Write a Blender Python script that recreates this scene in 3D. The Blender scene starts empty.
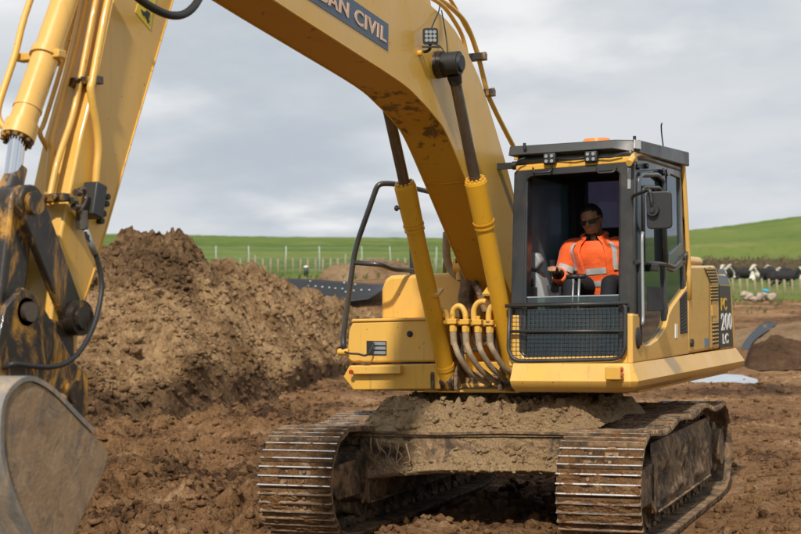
import bpy, bmesh, math, random
import numpy as np
from mathutils import Vector, Matrix, noise as mnoise
R = math.radians
random.seed(7); rng = np.random.default_rng(7)
scene = bpy.context.scene
COL = scene.collection

# ------------------------------------------------------------------ camera, sky, sun, exposure
CAM = Vector((12.184, 4.473, 1.829)); YAW, PITCH, ROLL, FPX = R(204.85), R(1.65), R(-.98), 1454.1
FW = Vector((math.cos(YAW)*math.cos(PITCH), math.sin(YAW)*math.cos(PITCH), math.sin(PITCH)))
_r = FW.cross(Vector((0, 0, 1))).normalized(); _u = _r.cross(FW)
RT = _r*math.cos(ROLL) + _u*math.sin(ROLL); UP = -_r*math.sin(ROLL) + _u*math.cos(ROLL)
cd = bpy.data.cameras.new('camera'); cam = bpy.data.objects.new('camera', cd); COL.objects.link(cam)
cam.matrix_world = Matrix((( RT.x, UP.x, -FW.x, CAM.x), (RT.y, UP.y, -FW.y, CAM.y), (RT.z, UP.z, -FW.z, CAM.z), (0, 0, 0, 1)))
cd.sensor_width = 36; cd.lens = FPX*36/801; cd.clip_start = .1; cd.clip_end = 5000
cd.dof.use_dof = True; cd.dof.focus_distance = 11.3; cd.dof.aperture_fstop = 3.4
scene.camera = cam

SUN_AZ, SUN_EL = R(12), R(44)
sd = Vector((math.cos(SUN_AZ)*math.cos(SUN_EL), math.sin(SUN_AZ)*math.cos(SUN_EL), math.sin(SUN_EL)))
sl = bpy.data.lights.new('sun', 'SUN'); sl.energy = 4.7; sl.angle = R(2.5); sl.color = (1, .93, .82)
so = bpy.data.objects.new('sun', sl); COL.objects.link(so); so.rotation_euler = sd.to_track_quat('Z', 'Y').to_euler()
so.location = (0, 0, 30)

world = bpy.data.worlds.new('World'); scene.world = world; world.use_nodes = True
nt = world.node_tree; N, L = nt.nodes, nt.links; N.clear()
wo = N.new('ShaderNodeOutputWorld'); bg = N.new('ShaderNodeBackground'); bg2 = N.new('ShaderNodeBackground')
sky = N.new('ShaderNodeTexSky'); sky.sky_type = 'NISHITA'; sky.sun_disc = False
sky.sun_elevation = SUN_EL; sky.sun_rotation = math.pi/2 - SUN_AZ; sky.air_density = 1.2; sky.dust_density = 2.0
L.new(sky.outputs[0], bg.inputs[0]); bg.inputs[1].default_value = .1
tc = N.new('ShaderNodeTexCoord'); sep = N.new('ShaderNodeSeparateXYZ'); L.new(tc.outputs['Generated'], sep.inputs[0])
# project the view direction on a cloud layer so the clouds flatten towards the horizon
zc = N.new('ShaderNodeMath'); zc.operation = 'MAXIMUM'; zc.inputs[1].default_value = .0; L.new(sep.outputs[2], zc.inputs[0])
za = N.new('ShaderNodeMath'); za.operation = 'ADD'; za.inputs[1].default_value = .22; L.new(zc.outputs[0], za.inputs[0])
dv = N.new('ShaderNodeVectorMath'); dv.operation = 'DIVIDE'
cmb = N.new('ShaderNodeCombineXYZ'); [L.new(za.outputs[0], cmb.inputs[i]) for i in range(3)]
L.new(tc.outputs['Generated'], dv.inputs[0]); L.new(cmb.outputs[0], dv.inputs[1])
def wnoise(scale, detail, rough, loc, lo, hi, stretch=(1, 1, 1)):
    mp = N.new('ShaderNodeMapping'); mp.inputs['Location'].default_value = loc; mp.inputs['Scale'].default_value = stretch
    L.new(dv.outputs[0], mp.inputs[0])
    n = N.new('ShaderNodeTexNoise'); n.inputs['Scale'].default_value = scale; n.inputs['Detail'].default_value = detail
    n.inputs['Roughness'].default_value = rough; L.new(mp.outputs[0], n.inputs['Vector'])
    m = N.new('ShaderNodeMapRange'); m.interpolation_type = 'SMOOTHSTEP'
    m.inputs['From Min'].default_value = lo; m.inputs['From Max'].default_value = hi; L.new(n.outputs['Fac'], m.inputs['Value'])
    return m.outputs[0]
big = wnoise(1.3, 5, .55, (3.1, 1.7, 0), .36, .66)
puff = wnoise(2.1, 6, .52, (7.4, -2.2, .4), .48, .72)
mx = N.new('ShaderNodeMix'); mx.data_type = 'RGBA'; L.new(big, mx.inputs['Factor'])
mx.inputs['A'].default_value = (.46, .51, .57, 1); mx.inputs['B'].default_value = (.645, .67, .70, 1)
mx2 = N.new('ShaderNodeMix'); mx2.data_type = 'RGBA'; L.new(puff, mx2.inputs['Factor'])
L.new(mx.outputs['Result'], mx2.inputs['A']); mx2.inputs['B'].default_value = (.82, .825, .83, 1)
L.new(mx2.outputs['Result'], bg2.inputs[0]); bg2.inputs[1].default_value = 1.18
cov = wnoise(.9, 4, .5, (1.3, 5.2, 2.), .22, .42)
cm = N.new('ShaderNodeMath'); cm.operation = 'MULTIPLY_ADD'; cm.inputs[1].default_value = .22; cm.inputs[2].default_value = .78; L.new(cov, cm.inputs[0])
ms = N.new('ShaderNodeMixShader'); L.new(cm.outputs[0], ms.inputs[0]); L.new(bg.outputs[0], ms.inputs[1]); L.new(bg2.outputs[0], ms.inputs[2])
L.new(ms.outputs[0], wo.inputs[0])
vs = scene.view_settings; vs.view_transform = 'Standard'; vs.look = 'None'; vs.exposure = -.12; vs.gamma = 1; vs.use_curve_mapping = False
scene.cycles.max_bounces = 8; scene.cycles.transparent_max_bounces = 12; scene.cycles.caustics_reflective = False; scene.cycles.caustics_refractive = False
try: scene.cycles.use_denoising = True
except Exception: pass

# ------------------------------------------------------------------ pixel -> place (a pixel is a direction; the plane gives the distance)
def ray(px, py): return FW + RT*((px-400.5)/FPX) - UP*((py-267)/FPX)
def fx(px, py, x): d = ray(px, py); return CAM + d*((x-CAM.x)/d.x)
def fy(px, py, y): d = ray(px, py); return CAM + d*((y-CAM.y)/d.y)
def fz(px, py, z): d = ray(px, py); return CAM + d*((z-CAM.z)/d.z)
def fd(px, py, dist): return CAM + ray(px, py)*dist

# ------------------------------------------------------------------ materials
MATS = {}
def lin(c): return tuple(((v/255)/12.92 if v/255 <= .04045 else ((v/255+.055)/1.055)**2.4) for v in c) + (1,)
class NT:
    def __init__(s, name):
        s.m = bpy.data.materials.new(name); s.m.use_nodes = True; s.t = s.m.node_tree; s.n = s.t.nodes; s.l = s.t.links
        s.b = s.n['Principled BSDF']; s.out = s.n['Material Output']; MATS[name] = s.m
        s.geo = s.n.new('ShaderNodeNewGeometry'); s.tc = s.n.new('ShaderNodeTexCoord')
    def pos(s, scale=(1, 1, 1), loc=(0, 0, 0), obj=False):
        mp = s.n.new('ShaderNodeMapping'); mp.inputs['Scale'].default_value = scale; mp.inputs['Location'].default_value = loc
        s.l.new(s.tc.outputs['Object'] if obj else s.geo.outputs['Position'], mp.inputs[0]); return mp.outputs[0]
    def noise(s, scale, detail=5, rough=.55, vec=None, dist=0):
        n = s.n.new('ShaderNodeTexNoise'); n.inputs['Scale'].default_value = scale; n.inputs['Detail'].default_value = detail
        n.inputs['Roughness'].default_value = rough; n.inputs['Distortion'].default_value = dist
        s.l.new(vec or s.pos(), n.inputs['Vector']); return n.outputs['Fac']
    def vor(s, scale, vec=None, feature='F1'):
        n = s.n.new('ShaderNodeTexVoronoi'); n.feature = feature; n.inputs['Scale'].default_value = scale; s.l.new(vec or s.pos(), n.inputs['Vector']); return n.outputs['Distance']
    def rng(s, v, lo, hi, a=0., b=1., smooth=True):
        m = s.n.new('ShaderNodeMapRange'); m.interpolation_type = 'SMOOTHSTEP' if smooth else 'LINEAR'
        for k, x in (('From Min', lo), ('From Max', hi), ('To Min', a), ('To Max', b)): m.inputs[k].default_value = x
        s.l.new(v, m.inputs['Value']); return m.outputs[0]
    def math(s, op, a, b=None):
        m = s.n.new('ShaderNodeMath'); m.operation = op
        for i, x in enumerate((a, b)):
            if x is None: continue
            if isinstance(x, (int, float)): m.inputs[i].default_value = x
            else: s.l.new(x, m.inputs[i])
        return m.outputs[0]
    def mix(s, f, a, b):
        m = s.n.new('ShaderNodeMix'); m.data_type = 'RGBA'
        for k, x in (('Factor', f), ('A', a), ('B', b)):
            if isinstance(x, (int, float)): m.inputs[k].default_value = x
            elif isinstance(x, tuple): m.inputs[k].default_value = x if len(x) == 4 else x + (1,)
            else: s.l.new(x, m.inputs[k])
        return m.outputs['Result']
    def sepz(s, vec=None):
        x = s.n.new('ShaderNodeSeparateXYZ'); s.l.new(vec or s.geo.outputs['Position'], x.inputs[0]); return x.outputs
    def bump(s, h, strength=.3, dist=.01):
        b = s.n.new('ShaderNodeBump'); b.inputs['Strength'].default_value = strength; b.inputs['Distance'].default_value = dist
        s.l.new(h, b.inputs['Height']); s.l.new(b.outputs[0], s.b.inputs['Normal'])
    def set(s, **k):
        for key, x in k.items():
            i = s.b.inputs[{'col': 'Base Color', 'rough': 'Roughness', 'metal': 'Metallic', 'spec': 'Specular IOR Level', 'emit': 'Emission Color', 'estr': 'Emission Strength', 'trans': 'Transmission Weight', 'coat': 'Coat Weight', 'sheen': 'Sheen Weight', 'alpha': 'Alpha', 'ior': 'IOR'}[key]]
            if isinstance(x, (int, float)): i.default_value = x
            elif isinstance(x, tuple): i.default_value = x if len(x) == 4 else x + (1,)
            else: s.l.new(x, i)
        return s

MUD = (.20, .115, .058); DUST = (.36, .25, .15)
def paint(name, col, grime=.35, rough=.38, dust=.25, grease=0., streak=True):
    m = NT(name)
    c = m.mix(m.noise(1.7, 3), tuple(v*.93 for v in col), tuple(min(1, v*1.05) for v in col))
    d = m.rng(m.noise(2.3, 8, .65), .42, .8, 0, dust)
    c = m.mix(d, c, DUST)
    if streak:
        st = m.rng(m.noise(1., 6, .6, m.pos((22, 22, 1.6))), .55, .78, 0, .30*grime*2)
        c = m.mix(st, c, tuple(v*.42 for v in MUD))
    g = m.rng(m.noise(9., 9, .72, m.pos((1, 1, .8))), .66 - .06*grime, .74 - .04*grime, 0, min(1, grime*1.6))
    c = m.mix(g, c, tuple(v*.55 for v in MUD))
    chip = m.rng(m.noise(34., 4, .6), .68, .72, 0, .85)
    c = m.mix(chip, c, (.045, .028, .018))
    if grease:
        gr = m.rng(m.noise(6.5, 10, .74, m.pos((1.3, 1.3, .42)), .7), .60 - .24*grease, .70 - .24*grease)
        ru = m.rng(m.noise(6.5, 10, .74, m.pos((1.3, 1.3, .42)), .7), .50 - .24*grease, .66 - .24*grease)
        c = m.mix(m.math('MULTIPLY', ru, .85), c, (.17, .085, .026)); c = m.mix(gr, c, (.020, .014, .010)); c = m.mix(m.rng(m.noise(18, 7, .7), .56, .70, 0, .5), c, (.16, .095, .045))
        rr = m.mix(gr, (rough,)*3, (.42,)*3)
        m.set(col=c, rough=rr)
    else:
        rg = m.math('ADD', m.rng(m.noise(3.1, 6), .3, .7, rough-.06, rough+.14), m.math('MULTIPLY', g, .25))
        m.set(col=c, rough=rg)
    m.set(spec=.5, coat=.25); m.bump(m.noise(26, 5, .6), .10, .006)
    return m
paint('yellow', (.69, .395, .075), .40, .36, .26); paint('yellow_clean', (.69, .40, .095), .26, .28, .24); paint('cyl_yellow', (.70, .36, .022), .34, .34, .10)
paint('yellow_dirty', (.66, .36, .045), .8, .48, .42); paint('yellow_grease', (.60, .29, .02), .7, .5, .3, .70)
paint('yellow_grease_heavy', (.52, .25, .02), .7, .5, .2, .95)
paint('boom_yellow', (.68, .385, .055), .25, .32, .16)
paint('black_paint', (.017, .019, .021), .2, .42, .10); paint('frame_black', (.020, .023, .027), .25, .36, .14)
paint('slate_panel', (.055, .070, .090), .1, .28, .10)
def simple(name, col, rough=.5, metal=0., vary=.15, scale=6, bump=0., bscale=40, **k):
    m = NT(name); c = m.mix(m.noise(scale, 5), tuple(v*(1-vary) for v in col), tuple(min(1, v*(1+vary)) for v in col))
    m.set(col=c, rough=rough, metal=metal, **k)
    if bump: m.bump(m.noise(bscale, 5), bump, .01)
    return m
# underside of the boom: paint with scaled-off soot patches
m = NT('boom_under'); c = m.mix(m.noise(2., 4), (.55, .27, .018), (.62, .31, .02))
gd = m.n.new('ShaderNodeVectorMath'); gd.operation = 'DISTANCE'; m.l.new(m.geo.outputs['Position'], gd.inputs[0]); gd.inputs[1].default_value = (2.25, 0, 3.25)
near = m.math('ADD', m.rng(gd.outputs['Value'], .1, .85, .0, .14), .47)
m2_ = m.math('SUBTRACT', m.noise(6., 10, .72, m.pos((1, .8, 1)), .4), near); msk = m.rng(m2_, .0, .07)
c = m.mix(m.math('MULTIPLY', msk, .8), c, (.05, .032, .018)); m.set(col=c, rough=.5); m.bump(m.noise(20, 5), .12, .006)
simple('rubber', (.018, .018, .019), .55, bump=.15); simple('black_plastic', (.022, .022, .024), .45, bump=.05)
simple('hose_dusty', (.29, .215, .135), .8, vary=.45, scale=25, bump=.3, bscale=90)
simple('rod_dark', (.16, .13, .105), .3, .75, .35, 14, .08); simple('chrome', (.72, .74, .77), .12, 1., .05)
simple('grey_plastic', (.30, .31, .32), .5, vary=.08); simple('grey_steel', (.34, .36, .38), .45, .5, .2, 9)
simple('pale_steel', (.46, .50, .55), .42, .35, .16, 3, .05); simple('white_paint', (.78, .78, .76), .5, vary=.06)
simple('lamp_glass', (.34, .36, .37), .15, .3, .1); simple('red_lens', (.35, .03, .02), .25); simple('orange_lens', (.80, .24, .05), .25, vary=.1)
simple('decal_slate', (.020, .024, .029), .4, vary=.2); simple('decal_grey', (.17, .215, .28), .4, vary=.1)
simple('decal_yellow', (.66, .40, .03), .4); simple('decal_white', (.72, .72, .70), .4); simple('decal_blue', (.052, .088, .145), .35, vary=.12)
simple('decal_cream', (.72, .47, .33), .4, vary=.06); simple('caution_yellow', (.72, .52, .03), .4)
simple('seat_cloth', (.022, .022, .024), .85, bump=.2, bscale=120); simple('interior', (.030, .031, .033), .7)
simple('skin', (.36, .175, .10), .5, vary=.12, scale=20, bump=.1, bscale=120); simple('hair', (.006, .005, .005), .6, bump=.6, bscale=150)
simple('navy', (.006, .007, .012), .85, bump=.3, bscale=60); simple('beard_hair', (.03, .02, .016), .7); simple('glove_black', (.014, .014, .015), .75)
simple('timber', (.27, .215, .135), .8, vary=.25, scale=4, bump=.3); simple('pale_post', (.40, .41, .40), .6, vary=.1)
simple('membrane', (.007, .008, .009), .55, vary=.3, scale=3, bump=.3, bscale=14); simple('geotextile', (.06, .068, .078), .9, spec=.1, vary=.2, bump=.3, bscale=8)
simple('cow_white', (.52, .47, .40), .8, vary=.08); simple('blue_plastic', (.02, .36, .62), .4); simple('debris', (.38, .31, .235), .85, vary=.3, scale=8, bump=.5, bscale=16)
simple('green_plastic', (.02, .045, .035), .5); simple('root', (.30, .20, .12), .9, vary=.3, scale=30)
m = NT('cow_hide'); m.set(col=m.mix(m.rng(m.noise(1.15, 2, .4, m.pos(obj=True, loc=(.7, .2, .1))), .615, .635), (.010, .009, .009), (.70, .66, .58)), rough=.8)
# hi-vis cloth: dims to wrinkles only; reflective tape is its own geometry
m = NT('hivis'); m.set(col=m.mix(m.noise(9, 4), (.88, .10, .012), (.95, .145, .02)), rough=.7, sheen=.2); m.bump(m.noise(16, 3, .45, None, .6), .35, .02)
simple('tape', (.46, .47, .46), .4, vary=.1, bump=.3, bscale=40)

def glass(name, tint, refl, rough=.03, dirt=.12, film_sheen=(.30, .24, .17), lo=.01):
    m = NT(name); n, l = m.n, m.l
    tr = n.new('ShaderNodeBsdfTransparent'); tr.inputs[0].default_value = tint + (1,)
    gl = n.new('ShaderNodeBsdfGlossy'); gl.inputs['Roughness'].default_value = rough; gl.inputs[0].default_value = (.8, .88, .95, 1)
    fr = n.new('ShaderNodeFresnel'); fr.inputs[0].default_value = 1.5
    f = m.math('ADD', m.math('MULTIPLY', fr.outputs[0], 1.0), refl)
    m1 = n.new('ShaderNodeMixShader'); l.new(f, m1.inputs[0]); l.new(tr.outputs[0], m1.inputs[1]); l.new(gl.outputs[0], m1.inputs[2])
    df = n.new('ShaderNodeBsdfDiffuse'); df.inputs[0].default_value = film_sheen + (1,)
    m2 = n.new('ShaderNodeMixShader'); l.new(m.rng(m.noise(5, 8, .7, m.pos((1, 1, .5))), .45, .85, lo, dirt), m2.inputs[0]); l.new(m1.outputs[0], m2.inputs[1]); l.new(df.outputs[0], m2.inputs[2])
    l.new(m2.outputs[0], m.out.inputs[0]); return m
glass('glass_door', (.45, .50, .52), .10, .02, .22, (.20, .24, .27), .10); glass('glass_side', (.22, .34, .42), .14, .05, .6, (.42, .56, .66), .34); glass('glass_rear', (.20, .18, .24), .02, .05, .3, (.2, .18, .24), .1)  # blue-grey layer paints the sky's reflection into door and side panes
glass('glass_front', (.40, .52, .46), .05, .03, .10)

def soil(name, dark, mid, light, spread=.5, wet=0., dscale=.55, fine=1.):
    m = NT(name)
    a = m.noise(dscale, 6, .6); b = m.noise(6.5, 8, .7); c3 = m.noise(38*fine, 6, .75)
    v = m.math('ADD', m.math('MULTIPLY', a, .46), m.math('ADD', m.math('MULTIPLY', b, .32), m.math('MULTIPLY', c3, .22)))
    c = m.mix(m.rng(v, .42 + wet, .50 + wet), dark, mid); c = m.mix(m.rng(v, .51 + wet*.5, .60 + wet*.5), c, light)
    # sparse pale pebbles and straw-coloured bits
    pb = m.rng(m.vor(24*fine), .10, .16, 1, 0); pm = m.math('MULTIPLY', pb, m.rng(m.noise(9, 4), .56, .64))
    c = m.mix(m.math('MULTIPLY', pm, .6), c, (.42, .33, .22))
    m.set(col=c, rough=.93, spec=.2)
    h = m.math('ADD', m.noise(30*fine, 8, .72), m.math('MULTIPLY', m.vor(17*fine), .55)); m.bump(h, 1., .07)
    return m
soil('soil_ground', (.078, .038, .017), (.28, .15, .066), (.50, .31, .165), wet=-.002)
soil('soil_mound', (.075, .042, .022), (.215, .128, .068), (.33, .215, .125), wet=-.03, dscale=.30)
soil('soil_dark', (.05, .027, .014), (.10, .054, .027), (.17, .096, .05), wet=.02)
soil('soil_tan', (.16, .09, .045), (.29, .185, .10), (.40, .28, .165), fine=1.4)
soil('mud_dry', (.30, .18, .09), (.56, .375, .20), (.66, .475, .285), fine=2., wet=-.03)
soil('mud_track', (.14, .068, .028), (.31, .16, .066), (.46, .27, .13), fine=2.4, dscale=2.5)
m = NT('mud_steel')   # steel plate smeared with dried mud
c = m.mix(m.rng(m.noise(4.5, 9, .7, m.pos((1, 1, .7)), .8), .40, .62), (.065, .048, .034), (.27, .17, .092)); c = m.mix(m.rng(m.noise(13, 7, .7), .52, .70), c, (.38, .26, .15))
m.set(col=c, rough=.8, spec=.3); m.bump(m.noise(22, 8, .7), .6, .03)
m = NT('bucket_steel')
st = m.math('ADD', m.noise(3.2, 10, .74, m.pos((1.2, 1, .7)), 1.5), .05)
c = m.mix(m.rng(st, .34, .6), (.13, .118, .11), (.35, .225, .12)); c = m.mix(m.rng(m.noise(11, 8, .75, None, 1.), .46, .7), c, (.44, .305, .18))
mp = m.n.new('ShaderNodeMapping'); mp.inputs['Rotation'].default_value = (0, R(28), 0); m.l.new(m.geo.outputs['Position'], mp.inputs[0])
mp2 = m.n.new('ShaderNodeMapping'); mp2.inputs['Scale'].default_value = (7, 7, 1.6); m.l.new(mp.outputs[0], mp2.inputs[0]); sc = m.noise(1.7, 10, .76, mp2.outputs[0], 1.2)
c = m.mix(m.rng(sc, .53, .68, 0, .6), c, (.46, .35, .235)); c = m.mix(m.rng(sc, .45, .36, 0, .6), c, (.11, .115, .125)); c = m.mix(m.rng(m.noise(6, 9, .75), .58, .66, 0, .8), c, (.20, .12, .062))
m.set(col=c, rough=.66, metal=.0, spec=.45); m.bump(m.math('ADD', m.noise(16, 9, .75), m.math('MULTIPLY', sc, .7)), .8, .03)
m = NT('bucket_shell'); c = m.mix(m.rng(m.noise(3.5, 9, .7, m.pos((1.6, 1, .45)), 1.5), .40, .65), (.20, .188, .172), (.40, .295, .195))
m.set(col=c, rough=.5, spec=.5); m.bump(m.noise(16, 8, .7), .35, .02)
m = NT('grouser_steel'); w = m.rng(m.noise(7.5, 7, .7, m.pos((1, 1.0, 1))), .46, .60)
c = m.mix(w, (.68, .67, .66), (.20, .105, .048)); m.set(col=c, rough=m.mix(w, (.28,)*3, (.9,)*3), metal=m.math('SUBTRACT', .9, m.math('MULTIPLY', w, .9)))
m = NT('grass')
gz = m.noise(.045, 4, .5, m.pos((1, 1, 1))); c = m.mix(m.rng(gz, .38, .62), (.115, .185, .036), (.19, .25, .058))
c = m.mix(m.rng(m.noise(.35, 7, .65), .45, .7, 0, .6), c, (.23, .27, .075)); c = m.mix(m.rng(m.noise(1.6, 8, .7), .52, .72, 0, .55), c, (.07, .13, .024))
c = m.mix(m.rng(m.noise(.12, 5, .6, m.pos((1, 1, 1), (40, 9, 0))), .58, .70, 0, .7), c, (.30, .29, .11))
m.set(col=c, rough=.9, spec=.15); m.bump(m.noise(3.5, 8, .75), .9, .4)
simple('weed', (.10, .165, .04), .8, vary=.35, scale=9); simple('hedge_leaf', (.20, .15, .085), .9, vary=.4, scale=2.0); simple('hedge_core', (.10, .075, .042), .95, vary=.3)
M = MATS

# ------------------------------------------------------------------ mesh helpers
def new_bm(): return bmesh.new()
def quad_mat(bm, idx, start=0):
    bm.faces.ensure_lookup_table()
    for f in bm.faces[start:]: f.material_index = idx
def bx(bm, x0, x1, y0, y1, z0, z1, mi=0):
    v = [bm.verts.new(p) for p in ((x0,y0,z0),(x1,y0,z0),(x1,y1,z0),(x0,y1,z0),(x0,y0,z1),(x1,y0,z1),(x1,y1,z1),(x0,y1,z1))]
    for f in ((0,3,2,1),(4,5,6,7),(0,1,5,4),(1,2,6,5),(2,3,7,6),(3,0,4,7)):
        g = bm.faces.new([v[i] for i in f]); g.material_index = mi
def loft(bm, a, b, mi=0, caps=True):
    A = [bm.verts.new(p) for p in a]; B = [bm.verts.new(p) for p in b]; n = len(A)
    for i in range(n):
        f = bm.faces.new((A[i], A[(i+1) % n], B[(i+1) % n], B[i])); f.material_index = mi
    if caps:
        bm.faces.new(A[::-1]).material_index = mi; bm.faces.new(B).material_index = mi
def prism(bm, pts, vec, mi=0):
    vec = Vector(vec); loft(bm, [Vector(p) for p in pts], [Vector(p)+vec for p in pts], mi)
def oriented_box(bm, p0, p1, w, h, up=(0, 0, 1), mi=0):
    p0, p1 = Vector(p0), Vector(p1); t = (p1-p0).normalized(); s = t.cross(Vector(up)).normalized(); u = s.cross(t)
    c = [s*(-w/2)+u*(-h/2), s*(w/2)+u*(-h/2), s*(w/2)+u*(h/2), s*(-w/2)+u*(h/2)]
    loft(bm, [p0+k for k in c], [p1+k for k in c], mi)
def frame_axes(t):
    t = t.normalized(); a = Vector((0, 0, 1)) if abs(t.z) < .9 else Vector((1, 0, 0)); s = t.cross(a).normalized(); return s, s.cross(t)
def cyl(bm, p0, p1, r0, r1=None, seg=20, mi=0, caps=True):
    p0, p1 = Vector(p0), Vector(p1); r1 = r0 if r1 is None else r1; s, u = frame_axes(p1-p0)
    c = [(math.cos(2*math.pi*i/seg), math.sin(2*math.pi*i/seg)) for i in range(seg)]
    loft(bm, [p0+(s*x+u*y)*r0 for x, y in c], [p1+(s*x+u*y)*r1 for x, y in c], mi, caps)
def tube(bm, pts, r, seg=10, mi=0, caps=True):
    pts = [Vector(p) for p in pts]; n = len(pts); rings = []; s = None
    rr = r if isinstance(r, (list, tuple)) else [r]*n
    for i, p in enumerate(pts):
        t = (pts[min(i+1, n-1)] - pts[max(i-1, 0)]).normalized()
        if s is None: s, u = frame_axes(t)
        else:
            s = (s - t*s.dot(t)).normalized(); u = s.cross(t)
        rings.append([bm.verts.new(p + (s*math.cos(2*math.pi*k/seg) + u*math.sin(2*math.pi*k/seg))*rr[i]) for k in range(seg)])
    for a, b in zip(rings, rings[1:]):
        for k in range(seg):
            f = bm.faces.new((a[k], a[(k+1) % seg], b[(k+1) % seg], b[k])); f.material_index = mi; f.smooth = True
    if caps: bm.faces.new(rings[0][::-1]).material_index = mi; bm.faces.new(rings[-1]).material_index = mi
def smooth_path(pts, k=6):
    pts = [Vector(p) for p in pts]; out = []
    for i in range(len(pts)-1):
        p0, p1, p2, p3 = pts[max(i-1, 0)], pts[i], pts[i+1], pts[min(i+2, len(pts)-1)]
        for j in range(k):
            t = j/k; out.append(.5*((2*p1) + (p2-p0)*t + (2*p0-5*p1+4*p2-p3)*t*t + (3*p1-p0-3*p2+p3)*t**3))
    return out + [pts[-1]]
def fillet(pts, r=.05, k=5):
    pts = [Vector(p) for p in pts]; out = [pts[0]]
    for a, b, c in zip(pts, pts[1:], pts[2:]):
        la, lc = (a-b).length, (c-b).length; q = min(r, la*.45, lc*.45); A = b+(a-b).normalized()*q; C = b+(c-b).normalized()*q
        for j in range(k+1): t = j/k; out.append(A*(1-t)**2 + b*2*t*(1-t) + C*t*t)
    return out + [pts[-1]]
def ellipsoid(bm, c, r, rot=None, seg=14, rings=10, mi=0):
    mt = Matrix.Translation(Vector(c)) @ (rot.to_4x4() if rot else Matrix.Identity(4)) @ Matrix.Diagonal((*r, 1))
    s = len(bm.faces); bmesh.ops.create_uvsphere(bm, u_segments=seg, v_segments=rings, radius=1, matrix=mt)
    bm.faces.ensure_lookup_table()
    for f in bm.faces[s:]: f.material_index = mi; f.smooth = True
def link_obj(name, me, parent=None):
    o = bpy.data.objects.new(name, me); COL.objects.link(o)
    if parent is not None:
        o.parent = parent; o.matrix_parent_inverse = parent_mw(parent).inverted()
    return o
def parent_mw(p):
    m = p.matrix_basis.copy()
    if p.parent: m = parent_mw(p.parent) @ p.matrix_parent_inverse @ m
    return m
def finish(bm, name, recalc=True):
    if recalc: bmesh.ops.recalc_face_normals(bm, faces=bm.faces)
    me = bpy.data.meshes.new(name); bm.to_mesh(me); bm.free(); return me
def part(name, bm, mats, parent, smooth=False, bevel=0, seg=2, label=None, recalc=True):
    me = finish(bm, name, recalc)
    for k in (mats if isinstance(mats, (list, tuple)) else [mats]): me.materials.append(M[k])
    if smooth: me.shade_smooth()
    o = link_obj(name, me, parent)
    if bevel:
        b = o.modifiers.new('bevel', 'BEVEL'); b.width = bevel; b.segments = seg; b.limit_method = 'ANGLE'; b.angle_limit = R(35)
    if smooth == 'auto' or bevel:
        me.shade_smooth(); w = o.modifiers.new('wn', 'WEIGHTED_NORMAL'); w.keep_sharp = True
        me.set_sharp_from_angle(angle=R(38))
    if label: o['label'] = label
    return o
def thing(name, label, cat, loc=(0, 0, 0), group=None):
    o = bpy.data.objects.new(name, None); COL.objects.link(o); o.location = loc; o.empty_display_size = .2
    o['label'] = label; o['category'] = cat
    if group: o['group'] = group
    return o
def tag(o, label, cat, group=None, kind=None):
    if label: o['label'] = label
    if cat: o['category'] = cat
    if group: o['group'] = group
    if kind: o['kind'] = kind
    return o
def rebase(o):   # put a top-level mesh's origin at the middle of its base
    me = o.data; co = np.empty(len(me.vertices)*3, dtype=np.float32); me.vertices.foreach_get('co', co); co = co.reshape(-1, 3)
    b = Vector((float((co[:, 0].min()+co[:, 0].max())/2), float((co[:, 1].min()+co[:, 1].max())/2), float(co[:, 2].min())))
    me.transform(Matrix.Translation(-b)); o.location = b; return o
def grid_mesh(name, P, mat, smooth=True):
    h, w = P.shape[:2]; me = bpy.data.meshes.new(name); idx = np.arange(h*w).reshape(h, w)
    q = np.stack([idx[:-1, :-1], idx[1:, :-1], idx[1:, 1:], idx[:-1, 1:]], -1).reshape(-1, 4)
    me.vertices.add(h*w); me.vertices.foreach_set('co', P.reshape(-1).astype(np.float32))
    me.loops.add(q.size); me.loops.foreach_set('vertex_index', q.reshape(-1).astype(np.int32))
    me.polygons.add(len(q)); me.polygons.foreach_set('loop_start', np.arange(0, q.size, 4, dtype=np.int32))
    me.update(calc_edges=True); me.materials.append(M[mat])
    if smooth: me.shade_smooth()
    return me
# numpy noise
def _h(ix, iy, s):
    n = (ix.astype(np.int64)*374761393 + iy.astype(np.int64)*668265263 + s*1442695041) & 0xffffffff
    n = ((n ^ (n >> 13))*1274126177) & 0xffffffff; return ((n ^ (n >> 16)) & 0xffff)/65535.
def vnoise(x, y, s=0):
    ix, iy = np.floor(x), np.floor(y); u, v = x-ix, y-iy; u = u*u*u*(u*(u*6-15)+10); v = v*v*v*(v*(v*6-15)+10)
    a, b, c, d = _h(ix, iy, s), _h(ix+1, iy, s), _h(ix, iy+1, s), _h(ix+1, iy+1, s)
    return (a*(1-u)+b*u)*(1-v) + (c*(1-u)+d*u)*v
def fbm(x, y, s=0, o=5, g=.5, l=2.03):
    r = 0; a = 1; t = 0
    for k in range(o): r = r + a*(vnoise(x, y, s+k*17)-.5); t += a; a *= g; x = x*l+11.3; y = y*l+5.7
    return r/t*2
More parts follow.
